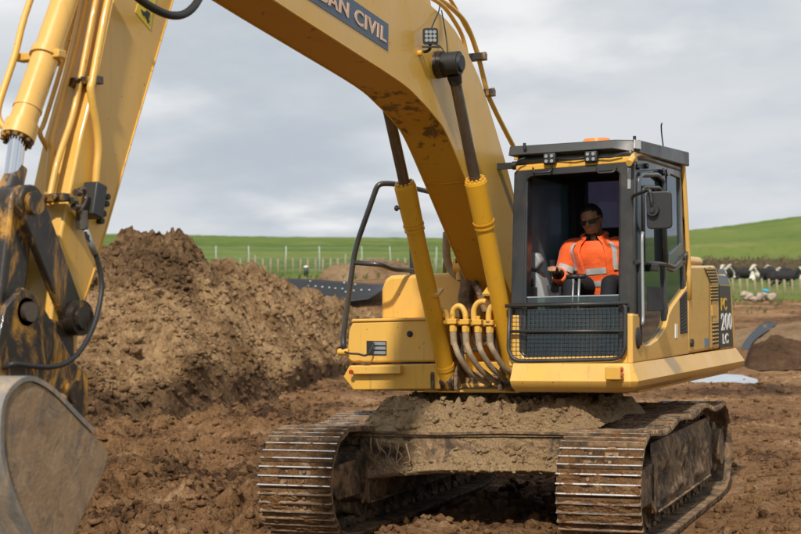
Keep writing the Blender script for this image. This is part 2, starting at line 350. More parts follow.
def lumps(x, y, s=0, dens=.7):   # rounded clods: height of the tallest hemisphere over the point, cell by cell
    wx = fbm(x*1.1+3.3, y*1.1, s+41, 3, .6); wy = fbm(x*1.1, y*1.1+8.8, s+43, 3, .6); k = 1 + .55*fbm(x*2.7, y*2.7, s+47, 3, .6)
    x, y = x + .42*wx, y + .42*wy; ix, iy = np.floor(x), np.floor(y); h = np.zeros_like(x)
    for dx in (-1, 0, 1):
        for dy in (-1, 0, 1):
            cx, cy = ix+dx, iy+dy; px = cx+_h(cx, cy, s); py = cy+_h(cx, cy, s+5); r = .18+.5*_h(cx, cy, s+9)**2; on = _h(cx, cy, s+13) < dens
            q = 1-((x-px)**2+(y-py)**2)/(r*r); h = np.maximum(h, np.where(on & (q > 0), r*np.power(np.maximum(q, 0), .7), 0))
    return h*k*np.clip(.75+.9*fbm(x*.31+5, y*.31, s+49, 2), .1, 1.4)
def sstep(a, b, x): t = np.clip((x-a)/(b-a), 0, 1); return t*t*(3-2*t)

# ------------------------------------------------------------------ terrain
FH = np.array([math.cos(YAW), math.sin(YAW)])   # horizontal forward, then right
RH = np.array([FH[1], -FH[0]])
def world_dp(d, p):
    q = (p-400.5)/FPX*d; return CAM.x + FH[0]*d + RH[0]*q, CAM.y + FH[1]*d + RH[1]*q
def dp_world(x, y):
    ax, ay = x-CAM.x, y-CAM.y; d = ax*FH[0]+ay*FH[1]; q = ax*RH[0]+ay*RH[1]; return d, 400.5+FPX*q/np.maximum(d, .3)
def zpix(p, py, d):   # height of the point that a pixel shows at horizontal distance d
    p = np.asarray(p, float); py = np.asarray(py, float)
    rx = [FW[i] + RT[i]*(p-400.5)/FPX - UP[i]*(py-267)/FPX for i in range(3)]
    return CAM.z + rx[2]*d/(rx[0]*FH[0]+rx[1]*FH[1])
CREST_P = [-1500, -200, 180, 300, 500, 690, 745, 801, 1000, 2500]; CREST_Y = [236, 238, 239, 241, 243, 236, 230, 222, 212, 205]
def crest(p): return zpix(p, np.interp(p, CREST_P, CREST_Y), 200.)
DK = [0, 13, 20, 24, 32, 34, 40, 44, 47, 50, 62, 75, 90, 120]
ZL = [0, 0, .21, .33, .57, .75, 1.4, 1.75, 2.66, 2.8, 3.15, 3.6, 4.4, 6.4]
ZR = [0, 0, .10, .18, .40, .70, 1.25, 1.45, 1.6, 1.74, 1.94, 2.73, 3.5, 5.8]
def base_z(d, p):
    w = sstep(400, 620, p); z = np.interp(d, DK, ZL)*(1-w) + np.interp(d, DK, ZR)*w
    c = crest(p); t = np.clip((d-120)/80, 0, 1); z2 = 6.3 + (c-6.3)*(1-(1-t)**1.6)
    return np.where(d > 120, np.where(d > 200, c - (d-200)*.05, z2), z)
PHI = R(3.9); CP, SP = math.cos(PHI), math.sin(PHI)
def under(x, y): return x*CP + y*SP, -x*SP + y*CP       # world -> undercarriage frame
def ground_z(x, y, fine=True):
    d, p = dp_world(x, y); z = base_z(d, p)
    left = 1-sstep(200, 330, p); amp = .50 + .75*left - .16*sstep(600, 720, p)
    far = 1-.3*sstep(18, 40, d)
    ridge = 1-np.abs(fbm(x*.42+3, y*1.25, 31, 4)); r2 = 1-np.abs(fbm(x*.9, y*1.9+7, 37, 4))
    h = (.11*(ridge-.72)+.06*(r2-.7))*amp*2.0 + .09*fbm(x*.5, y*.5, 3, 4)
    h = h + left*.20*(ridge-.65)*sstep(12.5, 14.5, d)*(1-sstep(21, 24, d))
    if fine:
        amp = amp*(1-.72*sstep(.02, .28, fbm(x*.22+4, y*.30, 23, 3))*sstep(14.5, 17, d)*sstep(330, 420, p))
        h = h + amp*(.13*fbm(x*2.6, y*2.6, 5, 6, .66) - .07*np.abs(fbm(x*5, y*5, 6, 5, .65)) + .16*lumps(x*2.6, y*2.6, 2, .40) + .11*lumps(x*6+3, y*6, 8, .5) + .06*lumps(x*13, y*13+2, 12, .5)) - .03*amp
    z = z + h*far*(1-sstep(48, 60, d)*.6)
    u, v = under(x, y); e = np.minimum(np.abs(v-1.19), np.abs(v+1.19))
    trk = (1-sstep(.34, .60, e))*(1-sstep(1.9, 2.5, np.abs(u)))
    z = z*(1-trk) + np.minimum(z, .0)*trk - .015*trk
    mid = (1-sstep(.5, .95, np.abs(v)))*(1-sstep(1.6, 3., np.abs(u)))
    z = z*(1-mid*.3) + mid*(.05 + .05*lumps(x*4, y*4, 77, .6))
    return z
cols = np.concatenate([np.linspace(-1400, -70, 60), np.linspace(-66, 866, 620), np.linspace(880, 2300, 60)])
rows = np.concatenate([np.linspace(1.2, 9.4, 40), np.geomspace(9.5, 22, 380), np.geomspace(22.1, 76, 190)])
DD, PP = np.meshgrid(rows, cols, indexing='ij'); GX, GY = world_dp(DD, PP); GZ = ground_z(GX, GY)
ground = link_obj('ground', grid_mesh('ground', np.stack([GX, GY, GZ], -1), 'soil_ground')); tag(ground, 'churned brown bare dirt of the earthworks site', None, None, 'structure')
# grass hillside: starts ragged at the edge of the bare dirt and climbs to the skyline
cols = np.concatenate([np.linspace(-2500, -50, 50), np.linspace(-40, 840, 200), np.linspace(850, 3500, 50)])
rows = np.concatenate([np.geomspace(54, 90, 110), np.geomspace(90.5, 200, 80), np.geomspace(202, 700, 30)])
DD, PP = np.meshgrid(rows, cols, indexing='ij'); GX, GY = world_dp(DD, PP); w = sstep(380, 640, PP)
edge = 68*(1-w)+61*w + 3.5*fbm(GX*.16, GY*.16, 51, 4)
GZ = base_z(DD, PP) - .35 + .50*sstep(-1.5, 1.5, DD-edge) + .10*fbm(GX*.4, GY*.4, 53, 5) + .10*fbm(GX*2, GY*2, 57, 3) + .5*fbm(GX*.03, GY*.03, 59, 3)*sstep(90, 140, DD)
hill = link_obj('hillside', grid_mesh('hillside', np.stack([GX, GY, GZ], -1), 'grass')); tag(hill, 'green grass hillside rising behind the dirt site', None, None, 'structure')
# far base sheet to the horizon
bm = new_bm(); bx(bm, -3000, 3000, -3000, 3000, -3.2, -3)
o = part('ground_sheet', bm, 'grass', None); tag(o, 'wide grass land under and beyond the site', None, None, 'structure')

# soil mound behind the arm
MP = [-500, -300, -100, 0, 60, 108, 122, 150, 165, 178, 188, 205, 240, 262, 290, 320, 345, 385, 420, 450]
MS = [262, 245, 230, 228, 230, 231, 231, 217, 218, 212, 220, 240, 252, 264, 281, 291, 298, 314, 333, 352]
MB = [470, 458, 444, 436, 430, 425, 423, 419, 416, 414, 412, 409, 402, 397, 390, 380, 372, 362, 356, 353]
cols = np.linspace(-480, 448, 640); T = np.concatenate([np.linspace(-.06, .0, 8), np.linspace(.004, .12, 90), np.linspace(.125, 1.0, 300), np.linspace(1.02, 1.9, 30)])
by = np.interp(cols, MP, MB); dser = np.geomspace(12, 45, 600)
db = np.array([dser[np.argmax(309 + (CAM.z-base_z(dser, np.full_like(dser, c)))/dser*FPX + 0*dser <= y)] for c, y in zip(cols, by)])
db = np.convolve(np.pad(db, 20, mode='edge'), np.ones(41)/41, 'valid')
dr = db + np.interp(cols, [-480, 100, 250, 448], [6.5, 6.0, 4.6, 2.0]); zr = zpix(cols, np.interp(cols, MP, MS), dr)
TT, CC = np.meshgrid(T, cols, indexing='ij'); DBm = np.broadcast_to(db, TT.shape); DRm = np.broadcast_to(dr, TT.shape); ZRm = np.broadcast_to(zr, TT.shape)
dd = DBm + (DRm-DBm)*TT; MX, MY = world_dp(dd, CC); ZB = base_z(dd, CC)*0 + base_z(DBm, CC)
toe = np.interp(CC, [-480, 60, 250, 360, 448], [.16, .20, .17, .15, .05])*(1+.8*fbm(MX*.7, MY*.7, 71, 3))
tw = .045*(1+.9*fbm(MX*1.3+4, MY*1.3, 73, 3))
tt = np.clip(TT, 0, 1)
slope = np.where(tt < .55, tt*.98, .539 + (tt-.55)*1.024) 
prof = np.where(TT <= 0, TT*1.2, toe*sstep(0, 1, tt/np.maximum(tw, .01)) + (1-toe)*np.power(slope, 1.12))
prof = np.where(TT > 1, 1-(TT-1)*1.0, prof)
# gullies that run down the face and a bench, then clods
gul = fbm(CC*.018, tt*1.6, 81, 4)*.10*np.sin(np.pi*np.clip(tt, 0, 1))
hgt = ZRm-ZB; mz = ZB + hgt*(prof + gul*.6)
crown = .12 + .88*(1-sstep(200, 290, CC + 50*fbm(MX*.6, MY*.6, 88, 3)))*sstep(.50, .78, TT + .2*fbm(MX*.7, MY*.7, 89, 3)); rough = .62 + .5*crown
fade = sstep(-.02, .05, TT)
mz = mz - .06*fade - .16*crown*fade + fade*rough*((.42-.2*crown)*fbm(MX*1.1, MY*1.1, 91, 7, .64) - .16*np.abs(fbm(MX*3, MY*3, 92, 5, .66)) + crown*(.34*(lumps(MX*1.5, MY*1.5, 94, .5)-.12) + .26*(lumps(MX*3.2, MY*3.2, 97, .5)-.1)) + .14*lumps(MX*5, MY*5, 98, .3) + .13*lumps(MX*10, MY*10, 99, .5))
push = fade*rough*(.36*fbm(CC*.02+9, mz*1.6, 103, 6, .64) + .14*lumps(CC*.06, mz*3, 105, .35) + .12*lumps(CC*.16, mz*8, 107, .45))
MX = MX - FH[0]*push; MY = MY - FH[1]*push
me = grid_mesh('soil_mound', np.stack([MX, MY, mz], -1), 'soil_mound')
# darker soil: moist fresh heap on the crest, darker band along the foot
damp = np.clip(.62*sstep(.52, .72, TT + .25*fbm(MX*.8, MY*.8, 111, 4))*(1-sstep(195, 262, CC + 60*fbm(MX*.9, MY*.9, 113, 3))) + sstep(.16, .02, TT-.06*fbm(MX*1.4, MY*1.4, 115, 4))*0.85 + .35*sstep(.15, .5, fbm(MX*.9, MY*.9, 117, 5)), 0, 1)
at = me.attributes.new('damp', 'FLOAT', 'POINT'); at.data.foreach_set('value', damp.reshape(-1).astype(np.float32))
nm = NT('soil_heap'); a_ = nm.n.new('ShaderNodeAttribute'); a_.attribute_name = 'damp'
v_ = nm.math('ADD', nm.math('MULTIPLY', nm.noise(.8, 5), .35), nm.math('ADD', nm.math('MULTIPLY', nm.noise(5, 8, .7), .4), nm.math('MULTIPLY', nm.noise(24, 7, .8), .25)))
dry = nm.mix(nm.rng(v_, .40, .58), (.23, .130, .058), (.58, .375, .195)); darkc = nm.mix(nm.rng(v_, .42, .66), (.11, .062, .031), (.32, .19, .098))
c_ = nm.mix(a_.outputs['Fac'], dry, darkc); pb = nm.math('MULTIPLY', nm.rng(nm.vor(13), .10, .17, 1, 0), nm.rng(nm.noise(4, 4), .5, .6)); c_ = nm.mix(nm.math('MULTIPLY', pb, .7), c_, (.46, .37, .26))
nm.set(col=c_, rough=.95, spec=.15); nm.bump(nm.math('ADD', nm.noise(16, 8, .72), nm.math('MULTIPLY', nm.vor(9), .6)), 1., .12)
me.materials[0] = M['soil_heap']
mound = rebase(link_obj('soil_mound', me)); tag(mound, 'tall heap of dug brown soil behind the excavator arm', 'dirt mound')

# heaps of soil in the middle distance
def heap(name, p0, p1, top, base, dist, depth, mat, label, seed, rough=.5, res=(120, 60)):
    cols = np.linspace(p0, p1, res[0]); T = np.linspace(0, 2, res[1]); TT, CC = np.meshgrid(T, cols, indexing='ij')
    f = (cols-p0)/(p1-p0); ty = np.interp(f, np.linspace(0, 1, len(top)), top); byy = np.interp(f, np.linspace(0, 1, len(base)), base)
    zb = zpix(cols, byy, dist); zt = zpix(cols, ty, dist+depth); d = dist + depth*TT; X, Y = world_dp(d, CC)
    fe = np.broadcast_to(f, TT.shape); pr = np.where(TT < 1, sstep(-.15, 1.0, TT), 1-sstep(1, 2, TT))*sstep(0, .07, fe)*sstep(0, .07, 1-fe) - .25*(1-sstep(0, .05, fe)*sstep(0, .05, 1-fe)); z = zb-.12 + (zt-zb+.12)*pr
    z = z + rough*np.minimum(TT*4, 1)*(.16*fbm(X*1.3, Y*1.3, seed, 5, .6) + .22*(lumps(X*1.8, Y*1.8, seed+3, .6)-.12) + .1*lumps(X*4, Y*4, seed+5, .6))
    o = rebase(link_obj(name, grid_mesh(name, np.stack([X, Y, z], -1), mat))); return tag(o, label, 'dirt mound')
heap('soil_heap', 738, 930, [352, 338, 343, 341, 338, 342, 350], [366, 366, 365, 364, 364, 364, 364], 31, 1.6, 'soil_dark', 'low dark brown soil heap right of the counterweight', 201, 1.1, (200, 60))
heap('soil_heap', 715, 960, [334, 326, 323, 322, 321, 322, 326], [352, 350, 349, 348, 347, 346, 346], 34.2, 3.0, 'soil_tan', 'smooth tan soil bank under the pasture fence', 211, .4, (200, 60))
heap('soil_heap', 312, 440, [280, 270, 263, 260, 258, 262, 270, 280], [283, 283, 284, 285, 285, 285, 285, 285], 54, 2.2, 'soil_tan', 'rooty tan soil pile beyond the black membrane', 221, .9, (160, 70))

# loose clods
ico = bmesh.new(); bmesh.ops.create_icosphere(ico, subdivisions=1, radius=1); iv = np.array([v.co[:] for v in ico.verts]); ifc = np.array([[v.index for v in f.verts] for f in ico.faces]); ico.free()
def clod_cloud(name, X, Y, Z, S, mat, seed, darker_=None):
    r = np.random.default_rng(seed); n = len(X); vs, fs = [], []
    for i in range(n):
        a = r.uniform(0, 6.28); c, s = math.cos(a), math.sin(a); k = r.uniform(.5, 1.35, 3)*S[i]
        off = r.uniform(-9, 9, 3); nn = 1 + .30*np.sin(iv @ r.normal(0, 2.6, 3) + off[0]) + .24*np.sin(iv @ r.normal(0, 5, 3) + off[1]) + .10*r.normal(size=len(iv))
        v = iv*nn[:, None]*k; v = np.stack([v[:, 0]*c-v[:, 1]*s, v[:, 0]*s+v[:, 1]*c, v[:, 2]*.75], -1) + np.array([X[i], Y[i], Z[i]])
        vs.append(v); fs.append(ifc + i*len(iv))
    V = np.concatenate(vs); Fc = np.concatenate(fs); me = bpy.data.meshes.new(name)
    me.vertices.add(len(V)); me.vertices.foreach_set('co', V.reshape(-1).astype(np.float32)); me.loops.add(Fc.size); me.loops.foreach_set('vertex_index', Fc.reshape(-1).astype(np.int32))
    me.polygons.add(len(Fc)); me.polygons.foreach_set('loop_start', np.arange(0, Fc.size, 3, dtype=np.int32)); me.update(calc_edges=True); me.materials.append(M[mat])
    if darker_ is not None: me.attributes.new('damp', 'FLOAT', 'POINT').data.foreach_set('value', np.repeat(darker_, len(iv)).astype(np.float32))
    return link_obj(name, me)
n = 24000; dd = 10.2*np.exp(rng.uniform(0, 1, n)**1.1*1.1); pp = np.where(rng.uniform(0, 1, n) < .55, rng.uniform(40, 330, n), rng.uniform(330, 840, n)); X, Y = world_dp(dd, pp); S = .007 + .055*rng.uniform(0, 1, n)**5
u_, v_ = under(X, Y); keep = ~((np.abs(np.abs(v_)-1.19) < .42) & (np.abs(u_) < 2.5)); X, Y, S = X[keep], Y[keep], S[keep]
o = clod_cloud('soil_clods', X, Y, ground_z(X, Y)+S*.25, S, 'soil_ground', 5); tag(o, 'loose brown clods strewn over the churned ground', 'soil clods', None, 'stuff')
r5 = np.random.default_rng(15); n = 11000; ci = r5.integers(230, len(cols)-1, n) if False else r5.integers(int(.50*MX.shape[1]), int(.97*MX.shape[1]), n); ti = r5.integers(12, 372, n)
CX_, CY_, CZ_ = MX[ti, ci], MY[ti, ci], mz[ti, ci]; S = .010 + .075*r5.uniform(0, 1, n)**5
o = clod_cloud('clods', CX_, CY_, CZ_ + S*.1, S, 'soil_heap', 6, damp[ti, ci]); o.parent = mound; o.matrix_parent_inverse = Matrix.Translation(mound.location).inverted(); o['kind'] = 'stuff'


# ------------------------------------------------------------------ excavator
EX = thing('excavator', 'yellow crawler excavator with raised boom, mud-caked tracks and operator in the cab', 'excavator')
UF = Matrix.Rotation(PHI, 4, 'Z')
def U(u, v, z): return UF @ Vector((u, v, z))
GAUGE, SHOE = 2.388/2, .62
# --- track chain path (u, z) of the shoe plate's outer face, clockwise seen from +v: bottom front -> front idler -> top -> sprocket
def chain_path():
    cf, cr, rf, rr = (1.80, .455), (-1.80, .45), .425, .405
    P = []
    P += [(x, .03) for x in np.linspace(-1.62, 1.55, 60)]
    P += [(cf[0]+rf*math.sin(a), cf[1]-rf*math.cos(a)) for a in np.linspace(R(12), R(172), 50)]
    top = [(1.74, .878), (1.3, .835), (.95, .845), (.62, .895), (.3, .885), (0, .86), (-.3, .88), (-.62, .915), (-.80, .905), (-1.15, .845), (-1.45, .835), (-1.72, .85)]
    sp = smooth_path([Vector((x, 0, z)) for x, z in top], 8); P += [(p.x, p.z) for p in sp]
    P += [(cr[0]-rr*math.sin(a), cr[1]+rr*math.cos(a)) for a in np.linspace(R(2), R(165), 50)]
    return np.array(P + [P[0]])
CH = chain_path(); seg = np.hypot(*np.diff(CH, axis=0).T); ARC = np.concatenate([[0], np.cumsum(seg)]); NSH = int(round(ARC[-1]/.203)); PITCHS = ARC[-1]/NSH
def chain_at(s): s = s % ARC[-1]; return np.array([np.interp(s, ARC, CH[:, 0]), np.interp(s, ARC, CH[:, 1])])
# --- one shoe (local: x along the chain, y across, z outward), with its links; three mud variants
def shoe_mesh(k):
    r = random.Random(40+k); bm = new_bm(); L2, W2 = PITCHS*.5, SHOE/2
    bx(bm, -L2*.98, L2*.93, -W2, W2, -.014, 0, 0)
    for gx in (-L2*.86, -L2*.16, L2*.54):     # three grousers with a worn tapered top
        h = .030
        a = [(gx-.011, -W2, 0), (gx+.013, -W2, 0), (gx+.005, -W2, h), (gx-.005, -W2, h)]
        s0 = len(bm.faces); loft(bm, a, [(x, W2, z) for x, y, z in a], 0); bm.faces.ensure_lookup_table()
        for f in bm.faces[s0:]:
            if f.calc_center_median().z > h*.9: f.material_index = 1
    for by_ in (-.075, .075):                  # pad bolts
        for bxx in (-L2*.52, L2*.2): cyl(bm, (bxx, by_, 0), (bxx, by_, .016), .014, seg=8, mi=0)
    # mud packed between the grousers
    nx, ny = 14, 40; rows_ = []
    for i in range(nx+1):
        row = []
        for j in range(ny+1):
            x = -L2*.97 + 2*L2*.95*i/nx; y = -W2*.985 + 2*W2*.985*j/ny
            hh = .020 + .020*mnoise.fractal(Vector((x*14+k*9, y*9, k*3.7)), .8, 2, 4) + .011*mnoise.noise(Vector((y*4, k*5.1, 0)))
            if abs(abs(y)-.075) < .05 and k % 3 != 2: hh -= .014
            if i in (0, nx) or j in (0, ny): hh = .001
            row.append(bm.verts.new((x, y, max(min(hh, .036), -.004))))
        rows_.append(row)
    for i in range(nx):
        for j in range(ny): bm.faces.new((rows_[i][j], rows_[i+1][j], rows_[i+1][j+1], rows_[i][j+1])).material_index = 3
    for s in (-1, 1):                          # chain links on the inner side
        y0 = s*.085; prof = [(-L2*1.15, -.03), (-L2*1.15, -.075), (-L2*.6, -.095), (L2*.3, -.095), (L2*.95, -.08), (L2*.95, -.04), (L2*.2, -.016), (-L2*.5, -.016)]
        loft(bm, [(x, y0-.02, z) for x, z in prof], [(x, y0+.02, z) for x, z in prof], 0)
    cyl(bm, (-L2*1.02, -.12, -.055), (-L2*1.02, .12, -.055), .022, seg=10, mi=0)
    me = finish(bm, 'track_shoe')
    for k2 in ('mud_steel', 'grouser_steel', 'grey_steel', 'mud_track'): me.materials.append(M[k2])
    return me
SHOES = [shoe_mesh(k) for k in range(5)]
def track(side):
    vc = side*GAUGE; bm = new_bm()
    # side frame: hollow-looking box beam with slanted top, idler yoke in front and motor guard behind
    prof = [(-1.42, .30), (-1.30, .22), (1.30, .22), (1.46, .30), (1.50, .56), (1.36, .70), (.9, .76), (-1.2, .76), (-1.42, .66)]
    loft(bm, [U(u, vc-.20, z) for u, z in prof], [U(u, vc+.235, z) for u, z in prof])
    for s in (-1, 1):   # idler yoke arms
        y = vc+s*.215; pr = [(1.35, .32), (1.92, .33), (2.02, .40), (2.02, .52), (1.92, .60), (1.35, .62)]
        loft(bm, [U(u, y-.02, z) for u, z in pr], [U(u, y+.02, z) for u, z in pr])
    loft(bm, [U(u, vc+.24, z) for u, z in [(-1.2, .225), (1.28, .225), (1.28, .25), (-1.2, .25)]], [U(u, vc+.262, z) for u, z in [(-1.2, .225), (1.28, .225), (1.28, .25), (-1.2, .25)]])
    fr = part('track_frame', bm, 'mud_steel', EX, bevel=.02)
    # mud caked on the outer face: a thick uneven skin
    nx, nz = 90, 26; g = np.zeros((nz, nx, 3))
    for k in range(2):
        if (k == 0) != (side > 0): continue
    fs = 1
    for i in range(nz):
        for j in range(nx):
            u = -1.38 + 2.8*j/(nx-1); z = .24 + .53*i/(nz-1); edge_ = min(1, 6*min(j/(nx-1), 1-j/(nx-1), i/(nz-1), 1-i/(nz-1)))
            hgt_ = (.03 + .05*mnoise.fractal(Vector((u*2.3, z*3, side*3)), .7, 2, 5) + .02*mnoise.noise(Vector((u*9, z*6, side))))*edge_ - .012
            y_ = vc + (.236 if side > 0 else -.201)*1 + (hgt_ if side > 0 else -hgt_); p = U(u, y_, z); g[i, j] = p
    if side < 0: g = g[:, ::-1]
    o = link_obj('mud_cake', grid_mesh('mud_cake', g, 'mud_steel'), fr)
    # the inner face of the far track faces the camera too
    if side < 0:
        g2 = g.copy()
        for i in range(nz):
            for j in range(nx):
                u = -1.38 + 2.8*j/(nx-1); z = .24 + .53*i/(nz-1); edge_ = min(1, 6*min(j/(nx-1), 1-j/(nx-1), i/(nz-1), 1-i/(nz-1)))
                hgt_ = (.03 + .05*mnoise.fractal(Vector((u*2.3, z*3, 7)), .7, 2, 5))*edge_ - .012; g2[i, j] = U(u, vc+.236+hgt_, z)
        link_obj('mud_cake', grid_mesh('mud_cake', g2, 'mud_steel'), fr)
    for k in range(NSH):
        a, b = chain_at(k*PITCHS), chain_at((k+1)*PITCHS); mid = (a+b)/2; t = (b-a)/np.hypot(*(b-a)); n_ = np.array([t[1], -t[0]])
        o = bpy.data.objects.new('track_shoe', SHOES[(k*3+int(side > 0)*2+k//5) % 5]); COL.objects.link(o)
        mtx = Matrix(((t[0], 0, n_[0], mid[0]), (0, 1, 0, vc), (t[1], 0, n_[1], mid[1]), (0, 0, 0, 1)))
        if mtx.to_3x3().determinant() < 0: mtx = mtx @ Matrix.Diagonal((1, -1, 1, 1))
        o.parent = fr; o.matrix_parent_inverse = Matrix.Identity(4); o.matrix_basis = UF @ mtx
    bm = new_bm(); cyl(bm, U(1.80, vc-.10, .455), U(1.80, vc+.10, .455), .30, seg=32); cyl(bm, U(1.80, vc-.05, .455), U(1.80, vc+.05, .455), .335, seg=32); cyl(bm, U(1.80, vc-.24, .455), U(1.80, vc+.24, .455), .07)
    part('idler_wheel', bm, 'mud_steel', fr, smooth='auto')
    bm = new_bm(); pts = []
    for k in range(42):
        a = 2*math.pi*k/42; r_ = .335 if k % 2 else .295; pts.append((-1.80+r_*math.cos(a), .45+r_*math.sin(a)))
    loft(bm, [U(u, vc-.035, z) for u, z in pts], [U(u, vc+.035, z) for u, z in pts])
    cyl(bm, U(-1.80, vc-.22, .45), U(-1.80, vc+.20, .45), .235, seg=28); cyl(bm, U(-1.80, vc+.20, .45), U(-1.80, vc+.27, .45), .17, seg=28)
    part('drive_sprocket', bm, 'mud_steel', fr, smooth='auto')
    for u in np.linspace(-1.25, 1.25, 8):
        bm = new_bm(); cyl(bm, U(u, vc-.16, .215), U(u, vc+.16, .215), .085, seg=18)
        for s in (-1, 1): cyl(bm, U(u, vc+s*.16, .215), U(u, vc+s*.13, .215), .105, seg=18)
        part('track_roller', bm, 'mud_steel', fr, smooth='auto')
    for u in (.62, -.66):
        bm = new_bm(); cyl(bm, U(u, vc-.12, .775), U(u, vc+.14, .775), .055, seg=16); part('carrier_roller', bm, 'mud_steel', fr, smooth='auto')
track(1); track(-1)

# --- carbody between the tracks, with soil heaped on it
bm = new_bm(); XF = 1.36
out = [(338, 428), (398, 433), (440, 434), (500, 432.5), (560, 434), (592, 437), (604, 452), (600, 480), (556, 476), (500, 473.5), (440, 474), (395, 477), (356, 482), (336, 486)]
prism(bm, [fx(a, b, XF) for a, b in out], (-2.1, 0, 0)); CB = part('carbody', bm, 'mud_steel', EX, bevel=.02)
bm = new_bm(); fl = [(345, 430.5), (398, 433), (440, 433.8), (500, 432.3), (560, 433.6), (592, 436.5)]
prism(bm, [fx(a, b-1.0, XF+.035) for a, b in fl] + [fx(a, b+1.2, XF+.035) for a, b in fl[::-1]], (-.3, 0, 0)); part('flange', bm, 'mud_steel', CB)
bm = new_bm(); cyl(bm, (0, 0, .76), (0, 0, 1.06), .66, seg=48); cyl(bm, (0, 0, 1.02), (0, 0, 1.125), .74, seg=48)
for k in range(36): a = 2*math.pi*k/36; cyl(bm, (.70*math.cos(a), .70*math.sin(a), 1.0), (.70*math.cos(a), .70*math.sin(a), 1.03), .018, seg=6)
part('swing_ring', bm, 'mud_steel', CB, smooth='auto')
def soil_patch(name, Pfun, nu, nv, mat, parent):
    g = np.zeros((nv, nu, 3))
    for i in range(nv):
        for j in range(nu): g[i, j] = Pfun(j/(nu-1), i/(nv-1))
    return link_obj(name, grid_mesh(name, g, mat), parent)
Sg, Tg = np.meshgrid(np.linspace(0, 1, 200), np.linspace(0, 1, 100)); hy = -1.02 + 2.12*Sg; hx = XF+.02 - 1.45*Tg     # across, front lip to back
lip = np.interp(Sg, [0, .3, .6, 1], [fx(q, 433, XF).z for q in (372, 440, 510, 596)]); he = np.minimum(1, 16*Tg)*np.minimum(1, np.minimum(10*Sg, 10*(1-Sg)+.25))
hz = lip + he*(.03 + .18*(1-np.exp(-Tg*15))*(1+.25*fbm(hy*2, hx*2, 3, 3)) + .10*fbm(hx*4, hy*4, 301, 6, .65) + .16*lumps(hx*5, hy*5, 303, .6) + .10*lumps(hx*11, hy*11, 305, .7) + .06*lumps(hx*24, hy*24, 307, .7)) - .03*(Tg == 0)
hz = np.minimum(hz, np.where(np.abs(hy) < .9, 1.10, 1.04)); link_obj('soil_load', grid_mesh('soil_load', np.stack([hx + he*(.05*fbm(hy*9, hz*9, 309, 5, .65) + .10*lumps(hy*8, hz*8, 311, .6) + .06*lumps(hy*18, hz*18, 313, .6)), hy, hz], -1), 'mud_dry'), CB)
r6 = np.random.default_rng(61); nq = 1500; ia = np.minimum((r6.uniform(0, 1, nq)**1.3*55).astype(int)+2, 99); ja = r6.integers(3, 197, nq); HP = np.stack([hx + he*(.05*fbm(hy*9, hz*9, 309, 5, .65) + .10*lumps(hy*8, hz*8, 311, .6) + .06*lumps(hy*18, hz*18, 313, .6)), hy, hz], -1)[ia, ja]
Sq = .005 + .028*r6.uniform(0, 1, nq)**4; o = clod_cloud('clods', HP[:, 0], HP[:, 1], np.minimum(HP[:, 2], 1.09), Sq, 'mud_dry', 62); o.parent = CB; o['kind'] = 'stuff'
def face_mud(s, t):      # clods stuck on the front web, thickest in the middle
    px_ = 352 + 240*s; top_ = np.interp(px_, [345, 440, 500, 592], [435, 437, 436, 440]); bot_ = np.interp(px_, [345, 395, 440, 500, 556, 592], [481, 476, 473, 472.5, 474, 478])
    p = fx(px_, bot_ + (top_-bot_)*t, XF); e = min(1, 5*s, 5*(1-s), 7*t+.2, 5*(1-t))
    c = math.exp(-((px_-500)/42)**2)*(1-t*.7) + .55*math.exp(-((t-.0)/.22)**2)
    h = c*.13 + .05*mnoise.fractal(Vector((p.y*4, p.z*5, 3)), .8, 2, 5) + .05*c*float(lumps(np.array([p.y*9]), np.array([p.z*9]), 15, .7)[0]) - .012
    return (p.x + max(-.02, h*e), p.y, p.z)
soil_patch('mud_cake', face_mud, 150, 50, 'mud_dry', CB)
FM = np.array([face_mud(min(.97, max(.03, a)), b) for a, b in zip(r6.normal(.62, .15, 300), r6.uniform(0, .8, 300)**1.6)]); o = clod_cloud('clods', FM[:, 0], FM[:, 1], FM[:, 2], .005+.026*r6.uniform(0, 1, 300)**3, 'mud_dry', 63); o.parent = CB; o['kind'] = 'stuff'
for k in range(7):       # roots hanging off the left end
    a = 372 + 7*k*.8; b0 = 438 + k; pts = [fx(a + random.uniform(-3, 3) + j*random.uniform(-1, 3), b0 + j*random.uniform(6, 9), XF+.08+.02*math.sin(k+j)) for j in range(5)]
    bm = new_bm(); tube(bm, smooth_path(pts, 4), [max(.002, .010*(1-i/17)) for i in range(17)], 6); part('root', bm, 'root', CB)

# --- revolving frame and right-hand deck
DX = 1.05
bm = new_bm(); bx(bm, -2.3, .98, -1.15, 1.33, 1.135, 1.20); pl = [fx(424, 388, 1.0), fx(520, 388.5, 1.0), fx(520, 393, 1.0), fx(424, 392.5, 1.0)]; prism(bm, pl, (-.5, 0, 0))
bx(bm, -2.3, .55, -.42, .36, 1.20, 1.36)
RF = part('revolving_frame', bm, 'yellow_dirty', EX, bevel=.008)
bm = new_bm(); st = [(343, 377), (349, 365.5), (437, 363.5), (440, 366), (440, 389.5), (353, 390.5)]
prism(bm, [fx(a, b, DX) for a, b in st], (-3.1, 0, 0)); deck = part('side_deck', bm, 'yellow_dirty', EX, bevel=.012)
bm = new_bm(); prism(bm, [fx(a, b, DX+.06) for a, b in [(350, 366), (400, 365.5), (400, 374), (352, 374.5)]], (-.3, 0, 0)); part('step_plate', bm, 'yellow', deck, bevel=.008)
bm = new_bm(); c = fx(351.5, 372, DX+.06); cyl(bm, c, c+Vector((.015, 0, 0)), .020, seg=16); part('red_bolt', bm, 'red_lens', deck, smooth='auto')  # reddish bolt head at the deck corner, not a lamp
